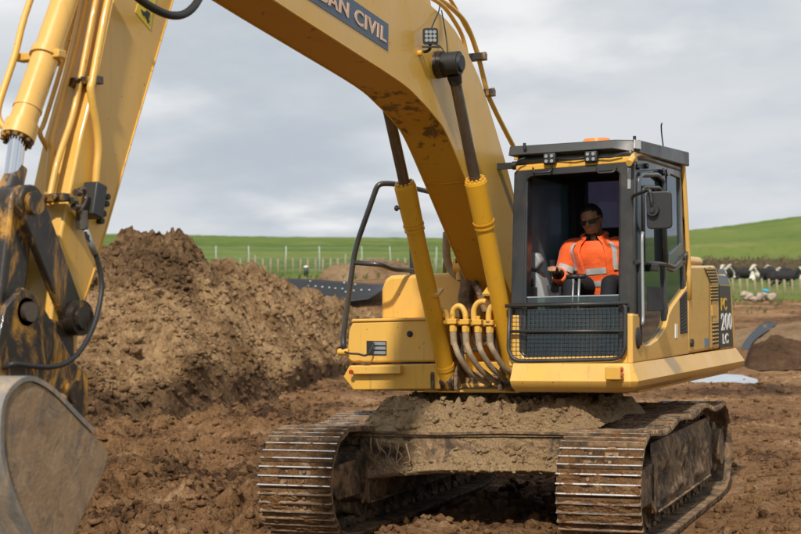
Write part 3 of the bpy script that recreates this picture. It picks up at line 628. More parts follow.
bm = new_bm(); prism(bm, [fx(a, b, DX-.02) for a, b in [(400, 362.8), (428, 362.2), (410, 365.5), (401, 366.5)]], (-.2, 0, 0)); part('tool_slot', bm, 'rubber', deck)
# tool box
bm = new_bm(); tb = [(348, 362.8), (347, 350), (348.5, 330), (352.5, 321.5), (433, 319.5), (436, 362)]
prism(bm, [fx(a, b, DX) for a, b in tb], (-.85, 0, 0)); TB = part('tool_box', bm, 'yellow', EX, bevel=.02, seg=3)
bm = new_bm(); prism(bm, [fx(a, b, DX+.012) for a, b in [(351, 322), (352, 319.2), (434, 317.3), (434.5, 320)]], (-.9, 0, 0)); part('lid', bm, 'yellow', TB, bevel=.006)
bm = new_bm(); prism(bm, [fx(a, b, DX+.006) for a, b in [(366.5, 340.8), (386.3, 341), (386.3, 355.2), (366.5, 355)]], (-.05, 0, 0)); LV = part('louvre', bm, 'rubber', TB)
for k in range(3):
    y0 = 342 + 4.6*k; bm = new_bm(); prism(bm, [fx(a, b, DX+.015) for a, b in [(373.5, y0), (385.5, y0+.1), (385.5, y0+3.2), (373.5, y0+3)]], (-.02, 0, 0)); part('slat', bm, 'grey_steel', TB)
bm = new_bm(); c = fx(410, 334, DX); cyl(bm, c, c+Vector((.018, 0, 0)), .016, seg=12); cyl(bm, c, c+Vector((.008, 0, 0)), .027, seg=12); part('latch', bm, 'rubber', TB, smooth='auto')
bm = new_bm(); tube(bm, smooth_path([fx(345, 352, 1.1), fx(350, 353.5, 1.13), (fx(358, 354, 1.12)), fx(365, 355.5, 1.13), fx(370, 352, 1.12), fx(374, 343, 1.09)], 5), .009, 8); part('cable', bm, 'rubber', TB)
# fuel tank behind it
bm = new_bm(); tk = [(381, 321), (381, 289), (384.5, 279), (390, 275.5), (480, 271), (482, 321)]
prism(bm, [fx(a, b, .6) for a, b in tk], (-1.5, 0, 0)); FT = part('fuel_tank', bm, 'yellow', EX, bevel=.035, seg=3)
bm = new_bm(); p = fx(459, 268, .2); cyl(bm, p-Vector((0, 0, .08)), p+Vector((0, 0, .05)), .055); cyl(bm, p+Vector((0, 0, .05)), p+Vector((0, 0, .08)), .07); part('filler_cap', bm, 'yellow', FT, smooth='auto')
# handrails
bm = new_bm(); pts = [fx(398, 184.5, .85), fx(391, 183.5, .92), fx(378, 183.5, 1.0), fx(358, 240, 1.0), fx(354, 256, 1.0), fx(343, 338, 1.02), fx(344, 350, 1.05)]
tube(bm, fillet(pts, .08), .024, 12); HR = part('handrail', bm, 'frame_black', EX, label='dark grey bent tube handrail at the outer corner of the deck')
bm = new_bm(); tube(bm, fillet([fx(354.5, 262.5, 1.0), fx(381, 264.5, .95), fx(393, 269.5, .8), fx(414, 270.5, .55)], .06), .022, 12); tube(bm, [fx(398, 184.5, .85), Vector((-.2, -.78, 2.87)), Vector((-.28, -.8, 2.78)), Vector((-.28, -.85, 2.1))], .022, 10); part('rail_bar', bm, 'frame_black', HR)
bm = new_bm(); a = fx(413, 246, .45); oriented_box(bm, a, a-Vector((0, 0, .32)), .05, .05, (1, 0, 0)); part('rail_post', bm, 'black_paint', HR)
bm = new_bm(); c = fx(344, 352, 1.05); cyl(bm, c-Vector((0, .05, 0)), c+Vector((0, .05, 0)), .03, seg=12); part('rail_foot', bm, 'yellow_dirty', HR, smooth='auto')

# --- skirt step under the cab and along the left side
bm = new_bm()
def ring(x0, x1, y0, y1, z): return [Vector((x1, y0, z)), Vector((x1, y1, z)), Vector((x0, y1, z)), Vector((x0, y0, z))]
def ring2(o_, z, xr=-2.35): return [Vector((1.405+o_, .445-o_*.2, z)), Vector((1.405+o_, 1.385+o_*.4, z)), Vector((1.385+o_*.4, 1.40+o_, z)), Vector((xr-o_*3, 1.40+o_, z)), Vector((xr-o_*3, .3, z)), Vector((.9, .3, z)), Vector((.9, .445, z))]
levels = [(.0, 1.385), (.055, 1.25), (.035, 1.205), (-.02, 1.165), (-.06, 1.155)]
rings_ = [[bm.verts.new(p) for p in ring2(o_, z)] for o_, z in levels]
for a, b in zip(rings_, rings_[1:]):
    for i in range(7): bm.faces.new((a[i], a[(i+1) % 7], b[(i+1) % 7], b[i]))
bm.faces.new(rings_[0]); bm.faces.new(rings_[-1][::-1])
SK = part('skirt', bm, 'yellow', EX, bevel=.006)
bm = new_bm(); p = fx(616, 373, 1.47); bx(bm, 1.44, 1.53, p.y-.07, p.y+.05, p.z-.05, p.z+.05); part('horn_box', bm, 'yellow_dirty', SK, bevel=.008)
for dz in (.025, -.02):
    bm = new_bm(); c = Vector((1.49, p.y+.05, p.z+dz)); cyl(bm, c, c+Vector((0, .012, 0)), .016, seg=10); part('lamp', bm, 'red_lens', SK, smooth='auto')

# --- engine hood and counterweight
SY = 1.40
bm = new_bm(); hs = [fy(a, b, SY) for a, b in [(688.5, 265.5), (715, 265.5), (719, 272), (719.6, 348.5), (688.5, 354)]]
prism(bm, [(p.x, 1.10, p.z) for p in hs], (0, SY-1.10, 0)); HD = part('hood_side', bm, 'yellow_clean', EX, bevel=.025, seg=3)
xh0, xh1, zh = hs[0].x, hs[2].x, hs[0].z
bm = new_bm(); bx(bm, xh1, xh0-.02, -1.12, 1.12, 1.36, zh-.015); part('engine_cover', bm, 'yellow_clean', EX, bevel=.05, seg=3)
bm = new_bm(); outl = []; XC = xh1-.01
for px_, py_, in_ in ((736.5, 352, .06), (737.2, 346, .0), (736.4, 330, .0), (735, 306, .0), (733, 290, .0), (731, 280, .0), (728.6, 273.5, .03), (724, 268.5, .10), (718.8, 266.3, .22)):
    q = fy(px_, py_, SY); xr = q.x; z_ = q.z; pr = [(XC, SY-in_)]
    for k in range(7): a = math.pi/2*k/6; pr.append((xr+.10-.10*math.sin(a), SY-in_-.10*(1-math.cos(a))))
    pr += [(xr-.16, .75), (xr-.26, .1), (xr-.16, -.6)]
    for k in range(7): a = math.pi/2*(1-k/6); pr.append((xr+.10-.10*math.sin(a), -(1.22-in_-.10*(1-math.cos(a)))))
    pr.append((XC, -1.22+in_)); outl.append([Vector((min(x, XC), y, z_)) for x, y in pr])
rr_ = [[bm.verts.new(p) for p in q] for q in outl]; nn_ = len(rr_[0])
for a, b in zip(rr_, rr_[1:]):
    for i in range(nn_): bm.faces.new((a[i], a[(i+1) % nn_], b[(i+1) % nn_], b[i]))
bm.faces.new(rr_[0][::-1]); bm.faces.new(rr_[-1]); CW = part('counterweight', bm, 'yellow_clean', EX, smooth='auto')
def side_panel(name, pts, mat, parent, proud=.004, thick=.02, bevel=0):
    bm = new_bm(); q = [fy(a, b, SY+proud) for a, b in pts]; prism(bm, q, (0, -thick, 0)); return part(name, bm, mat, parent, bevel=bevel)
DC = side_panel('decal', [(719.8, 285.5), (730.2, 286.2), (733.4, 346.4), (720.3, 348)], 'decal_slate', CW, .005, .012)
side_panel('decal', [(718.8, 275.5), (727.2, 276), (729.8, 284.2), (719.6, 283.8)], 'decal_grey', CW, .005, .012)
side_panel('decal', [(717.4, 268.8), (724, 269.4), (726.6, 274.4), (718.6, 274)], 'decal_grey', CW, .005, .012)
for nm_, pts, n_, sl_ in (('vent', [(704.5, 268), (715.2, 268), (718.6, 282.5), (711, 283)], 5, 1), ('vent', [(710.8, 285.5), (718.8, 285), (719, 300.5), (711.6, 301)], 5, 1), ('vent', [(713, 321.5), (719, 321), (719.3, 343.5), (713.4, 344.5)], 6, 1), ('vent', [(679.8, 298.5), (687.2, 291), (687.6, 333), (680.4, 334.2)], 11, 0)):
    V_ = side_panel(nm_, pts, 'rubber', HD, .004, .012); A_, B_, C_, D_ = [Vector(q+(0,)) for q in pts]
    for k in range(n_):
        t0, t1 = (k+.12)/n_, (k+.50)/n_
        l0, r0, l1, r1 = A_.lerp(D_, t0), B_.lerp(C_, t0), A_.lerp(D_, t1), B_.lerp(C_, t1)
        q = [l0.lerp(r0, .06), l0.lerp(r0, .94), l1.lerp(r1, .94), l1.lerp(r1, .06)] if sl_ else [l0.lerp(r0, .15) + Vector((0, .8, 0)), l0.lerp(r0, .85) - Vector((0, .8, 0)), l1.lerp(r1, .85) - Vector((0, 1.2, 0)), l1.lerp(r1, .15) + Vector((0, .4, 0))]
        side_panel('slat', [(v.x, v.y) for v in q], 'yellow_clean' if sl_ else 'frame_black', HD, .012, .008)
side_panel('hatch', [(712, 305), (716.5, 305), (716.8, 315.5), (712.4, 315.8)], 'yellow', HD, .006, .01)
side_panel('decal', [(704.3, 338.5), (708.8, 338), (709, 346), (704.6, 346.8)], 'decal_grey', HD, .005, .01)
side_panel('decal', [(675.5, 324), (677.8, 324), (677.8, 338), (675.5, 338)], 'white_paint', HD, .006, .01)
bm = new_bm(); c = fy(691, 343, SY); cyl(bm, c-Vector((0, .02, 0)), c+Vector((0, .02, 0)), .035, seg=16); part('door_lock', bm, 'rubber', HD, smooth='auto')
bm = new_bm()
for a in (709.3, 712.0): 
    p0, p1 = fy(a-1.5 if a > 710 else a, 267, SY+.001), fy(a+1 if a > 710 else a, 350, SY+.001); oriented_box(bm, p0, p1, .006, .004, (0, 1, 0))
part('seam', bm, 'rubber', HD)
bm = new_bm(); p = fy(691.5, 262, 1.0); cyl(bm, p-Vector((.25, 0, 0)), p+Vector((.25, 0, 0)), .055, seg=16); part('exhaust_cover', bm, 'yellow', HD, smooth='auto')
bm = new_bm(); cyl(bm, p-Vector((.31, 0, .02)), p-Vector((.24, 0, .02)), .05, seg=16); part('cap', bm, 'rubber', HD, smooth='auto')
def text_part(name, body, size, origin, xdir, ydir, mat, parent, width=None, depth=.002, offset=0., shear=0., align='LEFT'):
    cu = bpy.data.curves.new(name, 'FONT'); cu.body = body; cu.size = size; cu.extrude = depth; cu.offset = offset; cu.shear = shear; cu.space_character = 1.08; cu.align_x = align; cu.resolution_u = 4
    t = bpy.data.objects.new(name, cu); COL.objects.link(t); bpy.context.view_layer.update()
    me = bpy.data.meshes.new_from_object(t.evaluated_get(bpy.context.evaluated_depsgraph_get())); bpy.data.objects.remove(t); bpy.data.curves.remove(cu)
    x, y = Vector(xdir).normalized(), Vector(ydir).normalized(); z = x.cross(y)
    co = [v.co for v in me.vertices]; w = max(c.x for c in co)-min(c.x for c in co); k = width/w if width else 1; x0 = min(c.x for c in co)
    me.transform(Matrix.Translation(Vector(origin)) @ Matrix(((x.x*k, y.x, z.x, 0), (x.y*k, y.y, z.y, 0), (x.z*k, y.z, z.z, 0), (0, 0, 0, 1))) @ Matrix.Translation((-x0, 0, 0)))
    bm = new_bm(); bm.from_mesh(me); bpy.data.meshes.remove(me); bmesh.ops.remove_doubles(bm, verts=bm.verts, dist=1e-6); todo = set(bm.verts)
    while todo:                                     # every letter is an object of its own
        st = [next(iter(todo))]; isl = set(st)
        while st:
            for e in st.pop().link_edges:
                for v in e.verts:
                    if v not in isl: isl.add(v); st.append(v)
        todo -= isl; b2 = new_bm(); mp = {v: b2.verts.new(v.co) for v in isl}
        for f in {f for v in isl for f in v.link_faces}: b2.faces.new([mp[v] for v in f.verts])
        part('letter', b2, mat, parent, recalc=False)
    bm.free()
def side_text(body, px0, px1, ybase, ytop, mat, off=.004):
    a, b = fy(px0, ybase, SY+.007), fy(px1, ybase, SY+.007); t = fy(px0, ytop, SY+.007); h_ = (t-a).length
    text_part('lettering', body, h_/.70, (a.x, SY+.007, a.z), (-1, 0, 0), (0, 0, 1), mat, CW, width=(b-a).length, offset=off)
side_text('PC', 721.3, 727, 310, 298, 'decal_yellow', .004); side_text('200', 721.6, 732, 330, 313.5, 'decal_white', .004); side_text('LC', 723, 728.6, 343.5, 334, 'decal_white', .004)

# --- cab
def fc(px, py, off=0.):     # point of the raked cab front that a pixel shows
    d = ray(px, py); n = Vector((1, 0, .0898)); c = 1.34 + .0898*1.36 + off; return CAM + d*((c - n.dot(CAM))/n.dot(d))
def cfx(z, off=0.): return 1.34 - .0898*(z-1.36) + off
YR, YL, XB, ZF, ZT = .42, 1.40, -.42, 1.385, 3.02
bm = new_bm()   # floor, rear wall foot, sill boxes
bx(bm, XB, 1.30, YR, YL-.03, ZF, ZF+.06); CABO = part('cab', bm, 'interior', EX, bevel=.01)
def post(name, pts0, pts1, mat='frame_black', bev=.012):
    bm = new_bm(); loft(bm, [Vector(p) for p in pts0], [Vector(p) for p in pts1]); return part(name, bm, mat, CABO, bevel=bev)
def pillar(x0, x1, y0, y1, z0, z1, rake=False, mat='frame_black', bev=.012):
    f = (lambda x, z: x + (cfx(z)-1.34)) if rake else (lambda x, z: x)
    post('pillar', [(f(x0, z0), y0, z0), (f(x1, z0), y0, z0), (f(x1, z0), y1, z0), (f(x0, z0), y1, z0)], [(f(x0, z1), y0, z1), (f(x1, z1), y0, z1), (f(x1, z1), y1, z1), (f(x0, z1), y1, z1)], mat, bev)
pillar(1.20, 1.34, YL-.125, YL-.012, ZF, ZT-.05, True); pillar(1.22, 1.34, YR, YR+.105, ZF, ZT-.05, True)
pillar(XB, XB+.10, YL-.10, YL-.01, ZF, ZT-.05); pillar(XB, XB+.10, YR, YR+.10, ZF, ZT-.05)
xB = fy(666.5, 230, YL).x; pillar(xB-.035, xB+.045, YL-.06, YL-.008, ZF, ZT-.05)
bm = new_bm(); bx(bm, XB+.10, 1.2, YR, YR+.05, ZF+.06, 1.72); part('right_wall', bm, 'interior', CABO, bevel=.01)
bm = new_bm(); bx(bm, XB, XB+.05, YR+.1, YL-.1, ZF+.06, 2.32); part('rear_wall', bm, 'interior', CABO, bevel=.01)
bm = new_bm(); bx(bm, XB-.01, cfx(ZT)-.01, YR, YL-.005, ZT-.06, ZT+.035); RO = part('roof', bm, 'black_paint', CABO, bevel=.04, seg=3)
bm = new_bm(); bx(bm, XB+.08, cfx(ZT)-.12, YR+.05, YL-.06, ZT-.085, ZT-.062); part('headliner', bm, 'interior', CABO)
# side header above the door
bm = new_bm(); prism(bm, [fy(a, b, YL-.012) for a, b in [(633.5, 159), (684, 163.5), (684.5, 171), (660, 170), (634, 172)]], (0, -.05, 0)); part('door_header', bm, 'slate_panel', CABO, bevel=.008)
# yellow header strip over the windscreen opening
bm = new_bm(); prism(bm, [fc(a, b, .004) for a, b in [(515.5, 165.5), (572, 160.5), (634.5, 155.5), (634.5, 162), (572, 167.5), (515.5, 172)]], (-.10, 0, 0)); part('header_strip', bm, 'yellow_dirty', CABO, bevel=.012)
# black windscreen surround: outer rectangle minus rounded opening
def ring_frame(name, outer, inner, off, thick, mat, parent, bev=.008):
    bm = new_bm(); n = len(outer); lay = []
    for t in (0, -thick): lay.append(([bm.verts.new(fc(*q, off) + Vector((t, 0, 0))) for q in outer], [bm.verts.new(fc(*q, off) + Vector((t, 0, 0))) for q in inner]))
    (o0, i0), (o1, i1) = lay
    for k in range(n):
        j = (k+1) % n
        bm.faces.new((o0[k], o0[j], i0[j], i0[k])); bm.faces.new((o1[j], o1[k], i1[k], i1[j])); bm.faces.new((o0[j], o0[k], o1[k], o1[j])); bm.faces.new((i0[k], i0[j], i1[j], i1[k]))
    return part(name, bm, mat, parent, bevel=bev)
def rrect(pts, r, k=5):
    P_ = [Vector(q + (0,)) for q in pts]; out = []
    for i in range(len(P_)):
        a, b, c = P_[i-1], P_[i], P_[(i+1) % len(P_)]; A = b+(a-b).normalized()*r; C = b+(c-b).normalized()*r
        for j in range(k): t = j/(k-1); q = A*(1-t)**2 + b*2*t*(1-t) + C*t*t; out.append((q.x, q.y))
    return out
outer = rrect([(514, 171), (634.5, 161.5), (630, 362), (509, 365)], 3); inner = rrect([(526, 176.5), (620.5, 170), (618.5, 353), (522, 356)], 9)
ring_frame('windscreen_frame', outer, inner, .006, .05, 'frame_black', CABO)
bm = new_bm(); prism(bm, [fc(a, b, -.02) for a, b in [(522, 297.5), (619.5, 295), (618.5, 353), (521.5, 356)]], (-.006, 0, 0)); part('lower_windscreen', bm, 'glass_front', CABO)
bm = new_bm(); prism(bm, [fc(a, b, -.016) for a, b in [(522, 296.8), (619.5, 294.4), (619.5, 295.6), (522, 298)]], (-.014, 0, 0)); part('glass_edge', bm, 'grey_steel', CABO)
# dark kick panel behind the lower glass
bm = new_bm(); prism(bm, [fc(a, b, -.16) for a, b in [(520, 312), (622, 310), (622, 362), (520, 364)]], (-.03, 0, 0)); part('kick_panel', bm, 'interior', CABO)
# yellow lower corners
bm = new_bm(); prism(bm, [fc(a, b, .010) for a, b in [(509.6, 315), (519, 315), (519.5, 352), (525, 357.5), (621, 355.5), (625, 350), (625, 313), (633, 313.5), (631.5, 363.5), (508.5, 366.5)]], (-.05, 0, 0)); part('lower_front', bm, 'yellow', CABO, bevel=.01)
# mesh guard over the lower windscreen
loop = [fc(a, b, .055) for a, b in [(510, 305), (508.3, 350), (513, 359), (521, 361.5), (613, 359.5), (621, 357), (625, 349), (625.5, 303.5)]]
bm = new_bm(); tube(bm, fillet(loop + [loop[0]], .05), .016, 10); tube(bm, [fc(505.5, 306, .06), fc(628.5, 303.2, .06)], .016, 10); tube(bm, [fc(509.5, 331.5, .055), fc(625.5, 331, .055)], .013, 10)
GU = part('screen_guard', bm, 'black_paint', CABO, label='black wire mesh guard over the lower windscreen')
bm = new_bm()
for k in range(27):
    a = 512 + 4.25*k; tube(bm, [fc(a, 305, .05), fc(a-.4, 359.5, .05)], .0016, 4)
for k in range(13):
    b = 309 + 4.15*k; tube(bm, [fc(510, b+.6, .05), fc(625, b-.4, .05)], .0016, 4)
part('wire_mesh', bm, 'black_paint', GU)
# left side: door panel, glass
bm = new_bm(); prism(bm, [fy(a, b, YL+.002) for a, b in [(633.2, 363.5), (632.5, 314), (638.5, 314), (642, 322), (642.3, 340), (645, 345), (651, 343.5), (657.5, 339), (663, 332), (666.8, 324), (669, 314), (673, 306), (687.3, 286), (689, 354)]], (0, -.05, 0)); part('door_panel', bm, 'yellow_clean', CABO, bevel=.012)
def pane(name, pts, y, mat, parent=None): bm = new_bm(); prism(bm, [fy(a, b, y) for a, b in pts], (0, -.006, 0)); return part(name, bm, mat, parent or CABO)
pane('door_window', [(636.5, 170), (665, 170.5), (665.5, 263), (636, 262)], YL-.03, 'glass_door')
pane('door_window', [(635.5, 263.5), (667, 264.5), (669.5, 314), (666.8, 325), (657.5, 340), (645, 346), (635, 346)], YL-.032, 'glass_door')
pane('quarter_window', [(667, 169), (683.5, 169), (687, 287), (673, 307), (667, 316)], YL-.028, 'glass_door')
def sbar(name, pts, w, y, mat, bev=.005):
    bm = new_bm(); tube(bm, fillet([fy(a, b, y) for a, b in pts], .04), w, 8); return part(name, bm, mat, CABO)
sbar('door_frame', [(639.5, 345), (638.5, 178), (641.5, 174.5), (657, 174.5), (663, 180), (665.5, 264)], .022, YL-.005, 'slate_panel'); sbar('door_frame', [(643.5, 262.5), (643, 187), (659, 187.5), (662.5, 193), (664, 262)], .016, YL+.002, 'frame_black'); sbar('door_rail', [(636, 262.5), (666, 264), (674, 267), (686.5, 253)], .018, YL-.004, 'frame_black')
sbar('grab_bar', [(642.5, 232), (642, 240), (643, 318), (642.5, 325)], .013, YL+.05, 'grey_steel')
sbar('roll_tube', [(629, 163), (634.5, 155), (640, 153), (672, 157.8), (679, 158.6), (682.6, 165), (684.6, 200), (688.3, 268), (688.8, 300)], .026, YL-.005, 'yellow_clean')
bm = new_bm(); prism(bm, [fy(a, b, YL-.01) for a, b in [(666.5, 168), (684, 168), (684.6, 200), (687.5, 262), (675, 272), (666.5, 268), (668.6, 262), (670, 254), (681, 244), (680, 178), (671, 174), (668, 176)]], (0, -.03, 0)); part('quarter_frame', bm, 'slate_panel', CABO, bevel=.004)
for a, b in ((637.5, 167), (646, 166), (663, 173), (683, 258)): bm = new_bm(); c = fy(a, b, YL); cyl(bm, c-Vector((0, .02, 0)), c+Vector((0, .02, 0)), .022, seg=10); part('hinge', bm, 'rubber', CABO, smooth='auto')
bm = new_bm(); c = fy(653, 267.5, YL); bx(bm, c.x-.09, c.x+.09, YL-.02, YL+.025, c.z-.03, c.z+.03); part('door_handle', bm, 'rubber', CABO, bevel=.008)
bm = new_bm(); c = fy(638.5, 338, YL+.01)
ellipsoid(bm, c, (.06, .015, .085)); part('fuel_flap', bm, 'rubber', CABO, smooth=True)
# right window and rear window
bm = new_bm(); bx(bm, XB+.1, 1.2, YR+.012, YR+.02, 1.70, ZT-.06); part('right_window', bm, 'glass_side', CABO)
bm = new_bm(); bx(bm, XB+.012, XB+.02, YR+.1, YL-.1, 2.30, ZT-.06); part('rear_window', bm, 'glass_rear', CABO)
xi = fy(568, 220, .44).x; bm = new_bm(); bx(bm, XB+.05, xi, YR+.03, YR+.09, ZF+.06, ZT-.06); part('inner_pillar', bm, 'interior', CABO, bevel=.015)
bm = new_bm(); bx(bm, xi, 1.2, YR+.03, YR+.07, 1.72, 1.99); part('window_trim', bm, 'interior', CABO, bevel=.01); bm = new_bm(); bx(bm, xi, 1.2, YR+.03, YR+.06, ZT-.13, ZT-.06); part('window_trim', bm, 'interior', CABO, bevel=.01)
# roof guard with raked visor lip
bm = new_bm(); ZG = 3.075
def zr_(x): return ZG + .035
g0 = [fc(514.5, 147, .09), fc(617, 139.2, .09), fc(636.5, 138, -.02)]
z0_ = g0[0].z
top_ = [Vector((XB-.05, .36, 3.165)), Vector((1.19, .37, 3.125)), Vector((1.19, 1.25, 3.125)), Vector((1.12, 1.43, 3.115)), Vector((XB-.05, 1.43, 3.165))]
bot_ = [Vector((XB-.05, .36, 3.05)), Vector((1.23, .37, 3.045)), Vector((1.23, 1.23, 3.05)), Vector((1.15, 1.43, 3.01)), Vector((XB-.05, 1.43, 3.04))]
loft(bm, bot_, top_); VG = part('roof_guard', bm, 'black_paint', CABO, bevel=.008)
for a, b in ((549, 158.5), (590.5, 156.5)):
    c = fc(a, b, .05); bm = new_bm(); bx(bm, c.x-.06, c.x, c.y-.052, c.y+.052, c.z-.045, c.z+.045); WL = part('work_light', bm, 'black_plastic', CABO, bevel=.012)
    bm = new_bm()
    for i in (-1, 1):
        for j in (-1, 1): q = c + Vector((.001, i*.023, j*.02)); cyl(bm, q, q+Vector((.006, 0, 0)), .014, seg=12)
    part('lens', bm, 'lamp_glass', WL, smooth='auto')
bm = new_bm(); tube(bm, fillet([fc(554, 158, .03), fc(575, 159.5, .03), fc(586, 157, .03)], .03), .007, 6); part('wiring', bm, 'rubber', CABO); bm = new_bm(); tube(bm, fillet([fc(597, 157, .03), fc(610, 157.5, .03), fc(622, 154.5, .03)], .03), .007, 6); part('wiring', bm, 'rubber', CABO); bm = new_bm()
tube(bm, fillet([fc(514, 169, .05), fc(518, 160, .07), fc(525, 158, .06)], .03), .007, 6); part('wiring', bm, 'rubber', CABO)
for a in (538, 602):
    bm = new_bm(); tube(bm, fillet([fc(a-5, 168, .02), fc(a-4, 173, .06), fc(a+12, 172, .06), fc(a+14, 166, .02)], .02), .009, 8); part('grab_hook', bm, 'frame_black', CABO)
c = Vector((.80, .98, 3.138)); bm = new_bm(); cyl(bm, c, c+Vector((0, 0, .012)), .125, seg=24); BE = part('beacon', bm, 'black_plastic', CABO, smooth='auto')
bm = new_bm(); cyl(bm, c+Vector((0, 0, .012)), c+Vector((0, 0, .045)), .12, .105, seg=24); part('lens', bm, 'orange_lens', BE, smooth='auto')
bm = new_bm(); tube(bm, smooth_path([Vector((-.1, 1.30, 3.16)), Vector((-.09, 1.29, 3.26)), Vector((-.03, 1.30, 3.35)), Vector((.02, 1.32, 3.375))], 4), .006, 6); part('antenna', bm, 'rubber', CABO)
for a, b in ((524.5, 143), (634.5, 136)):
    p = fc(a, b, .05); bm = new_bm(); cyl(bm, p-Vector((0, 0, .05)), p, .013, seg=8); part('bolt', bm, 'black_paint', CABO)
bm = new_bm(); prism(bm, [fy(a, b, 1.434) for a, b in [(634.8, 139.5), (641, 140.8), (641, 149), (635, 148)]], (0, -.008, 0)); part('decal', bm, 'decal_white', CABO)
bm = new_bm(); prism(bm, [fc(a, b, .012) for a, b in [(627.5, 168), (631, 168), (630.5, 189), (627.2, 189)]], (-.01, 0, 0)); part('hinge_plate', bm, 'grey_steel', CABO, bevel=.003)
# mirror
mc = fx(659, 210, 1.47); bm = new_bm(); sh = rrect([(-.098, -.145), (.098, -.145), (.098, .145), (-.098, .145)], .04, 6)
ax = Vector((-.10, 1, 0)).normalized()
loft(bm, [mc + ax*q[0]*1.0 + Vector((0, 0, q[1])) for q in sh], [mc + ax*q[0]*.9 + Vector((-.045, 0, q[1]*.93)) for q in sh]); MI = part('mirror', bm, 'black_plastic', CABO, bevel=.012, seg=3)
bm = new_bm(); q = mc + Vector((.012, -.04, .0)); cyl(bm, q-Vector((.03, 0, 0)), q+Vector((.03, 0, 0)), .045, seg=16); cyl(bm, q, q+Vector((.045, 0, 0)), .02, seg=10)
tube(bm, fillet([Vector((1.24, 1.39, mc.z+.12)), Vector((1.36, 1.44, mc.z+.13)), Vector((1.50, mc.y-.06, mc.z+.155)), Vector((1.50, mc.y-.05, mc.z+.1)), q+Vector((.03, 0, 0))], .04), .014, 8); part('mirror_arm', bm, 'frame_black', MI)
# cab interior: seat, consoles, levers
SX, SYC = .40, .93
bm = new_bm(); bx(bm, SX-.25, SX+.28, SYC-.25, SYC+.25, 1.78, 1.92); SE = part('seat', bm, 'seat_cloth', CABO, bevel=.05, seg=3)
bm = new_bm(); loft(bm, [(SX-.30, SYC-.24, 1.88), (SX-.18, SYC-.24, 1.88), (SX-.18, SYC+.24, 1.88), (SX-.30, SYC+.24, 1.88)], [(SX-.42, SYC-.20, 2.50), (SX-.32, SYC-.20, 2.50), (SX-.32, SYC+.20, 2.50), (SX-.42, SYC+.20, 2.50)]); part('seat_back', bm, 'seat_cloth', CABO, bevel=.05, seg=3)
bm = new_bm(); bx(bm, SX-.2, SX+.2, SYC-.2, SYC+.2, ZF+.06, 1.78); part('seat_base', bm, 'interior', CABO, bevel=.02)
for s in (-1, 1):
    bm = new_bm(); bx(bm, SX-.25, SX+.42, SYC+s*.36-.08, SYC+s*.36+.08, 1.75, 2.0); part('console', bm, 'interior', CABO, bevel=.03)
    bm = new_bm(); b0 = Vector((SX+.36, SYC+s*.36, 2.0)); cyl(bm, b0, b0+Vector((.02, 0, .10)), .028, .018, 12); cyl(bm, b0+Vector((.02, 0, .09)), b0+Vector((.03, 0, .21)), .020, .026, 12); part('joystick', bm, 'rubber', CABO, smooth='auto')
def inpoly(name, pts, x, depth_, mat, bev=.015): bm = new_bm(); prism(bm, [fx(a, b, x) for a, b in pts], (-depth_, 0, 0)); return part(name, bm, mat, CABO, bevel=bev)
MO = inpoly('monitor', [(524, 256), (530, 252), (537.5, 253), (541.5, 261.5), (536, 269.5), (524, 269)], .95, .10, 'grey_plastic', .02)
CO = inpoly('side_console', [(523, 273), (528, 271), (536, 272), (540.5, 281), (544.5, 297), (545, 312), (522, 312)], .93, .22, 'grey_plastic', .02)
inpoly('console_insert', [(526.5, 278), (530, 276.5), (533, 280), (533.5, 286.5), (526.5, 287)], .945, .03, 'black_plastic', .006); inpoly('console_insert', [(526.5, 289), (533.5, 288.8), (533.5, 298), (526.5, 298)], .945, .03, 'black_plastic', .006)
for a in (572.5, 578.5):
    bm = new_bm(); tube(bm, [fx(a-1, 318, 1.02), fx(a, 300, .98), fx(a+.8, 279, .94)], .011, 8); LE = part('travel_lever', bm, 'grey_steel', CABO)
    bm = new_bm(); h0 = fx(a+.6, 277, .94); tube(bm, [h0-Vector((0, .055, 0)), h0+Vector((0, .055, .006))], .018, 8); part('lever_grip', bm, 'rubber', LE)

# --- boom
BW = .18
low = [fy(a, b, BW) for a, b in [(275, 0), (340, 42), (400, 81), (420, 99), (435, 116), (447, 134), (467, 182), (490, 240)]]
upp = [fy(a, b, BW) for a, b in [(513, 190), (505, 160), (490, 110), (478, 75), (455, 30), (425, 0)]]
xz = lambda v: Vector((v.x, 0, v.z))
TIP = Vector((5.42, 0, 4.12))
lowp = [TIP + Vector((.05, 0, -.17)), Vector((5.2, 0, 3.79))] + [xz(v) for v in low] + [Vector((.62, 0, 1.86))]
lows = smooth_path(lowp, 4)
uppp = [xz(v) for v in upp] + [Vector((3.0, 0, 4.20)), Vector((3.7, 0, 4.27)), Vector((4.7, 0, 4.29)), TIP + Vector((-.02, 0, .17))]
upps = smooth_path([Vector((.12, 0, 2.10))] + uppp, 4)
foot = [Vector((.42 + .0, 0, 1.72)), Vector((.25, 0, 1.68)), Vector((.09, 0, 1.78)), Vector((.04, 0, 1.95))]
tipc = [TIP + Vector((.17*math.cos(a), 0, .17*math.sin(a))) for a in np.linspace(R(80), R(-80), 7)]
prof = lows + foot + upps + tipc
bm = new_bm(); A = [bm.verts.new((p.x, -BW, p.z)) for p in prof]; B = [bm.verts.new((p.x, BW, p.z)) for p in prof]; n = len(prof)
for i in range(n):
    f = bm.faces.new((A[i], A[(i+1) % n], B[(i+1) % n], B[i]))
    if i < len(lows)-1: f.material_index = 1
bm.faces.new(A[::-1]); bm.faces.new(B); bmesh.ops.recalc_face_normals(bm, faces=bm.faces)
BO = part('boom', bm, ['boom_yellow', 'boom_under'], EX, bevel=.010)
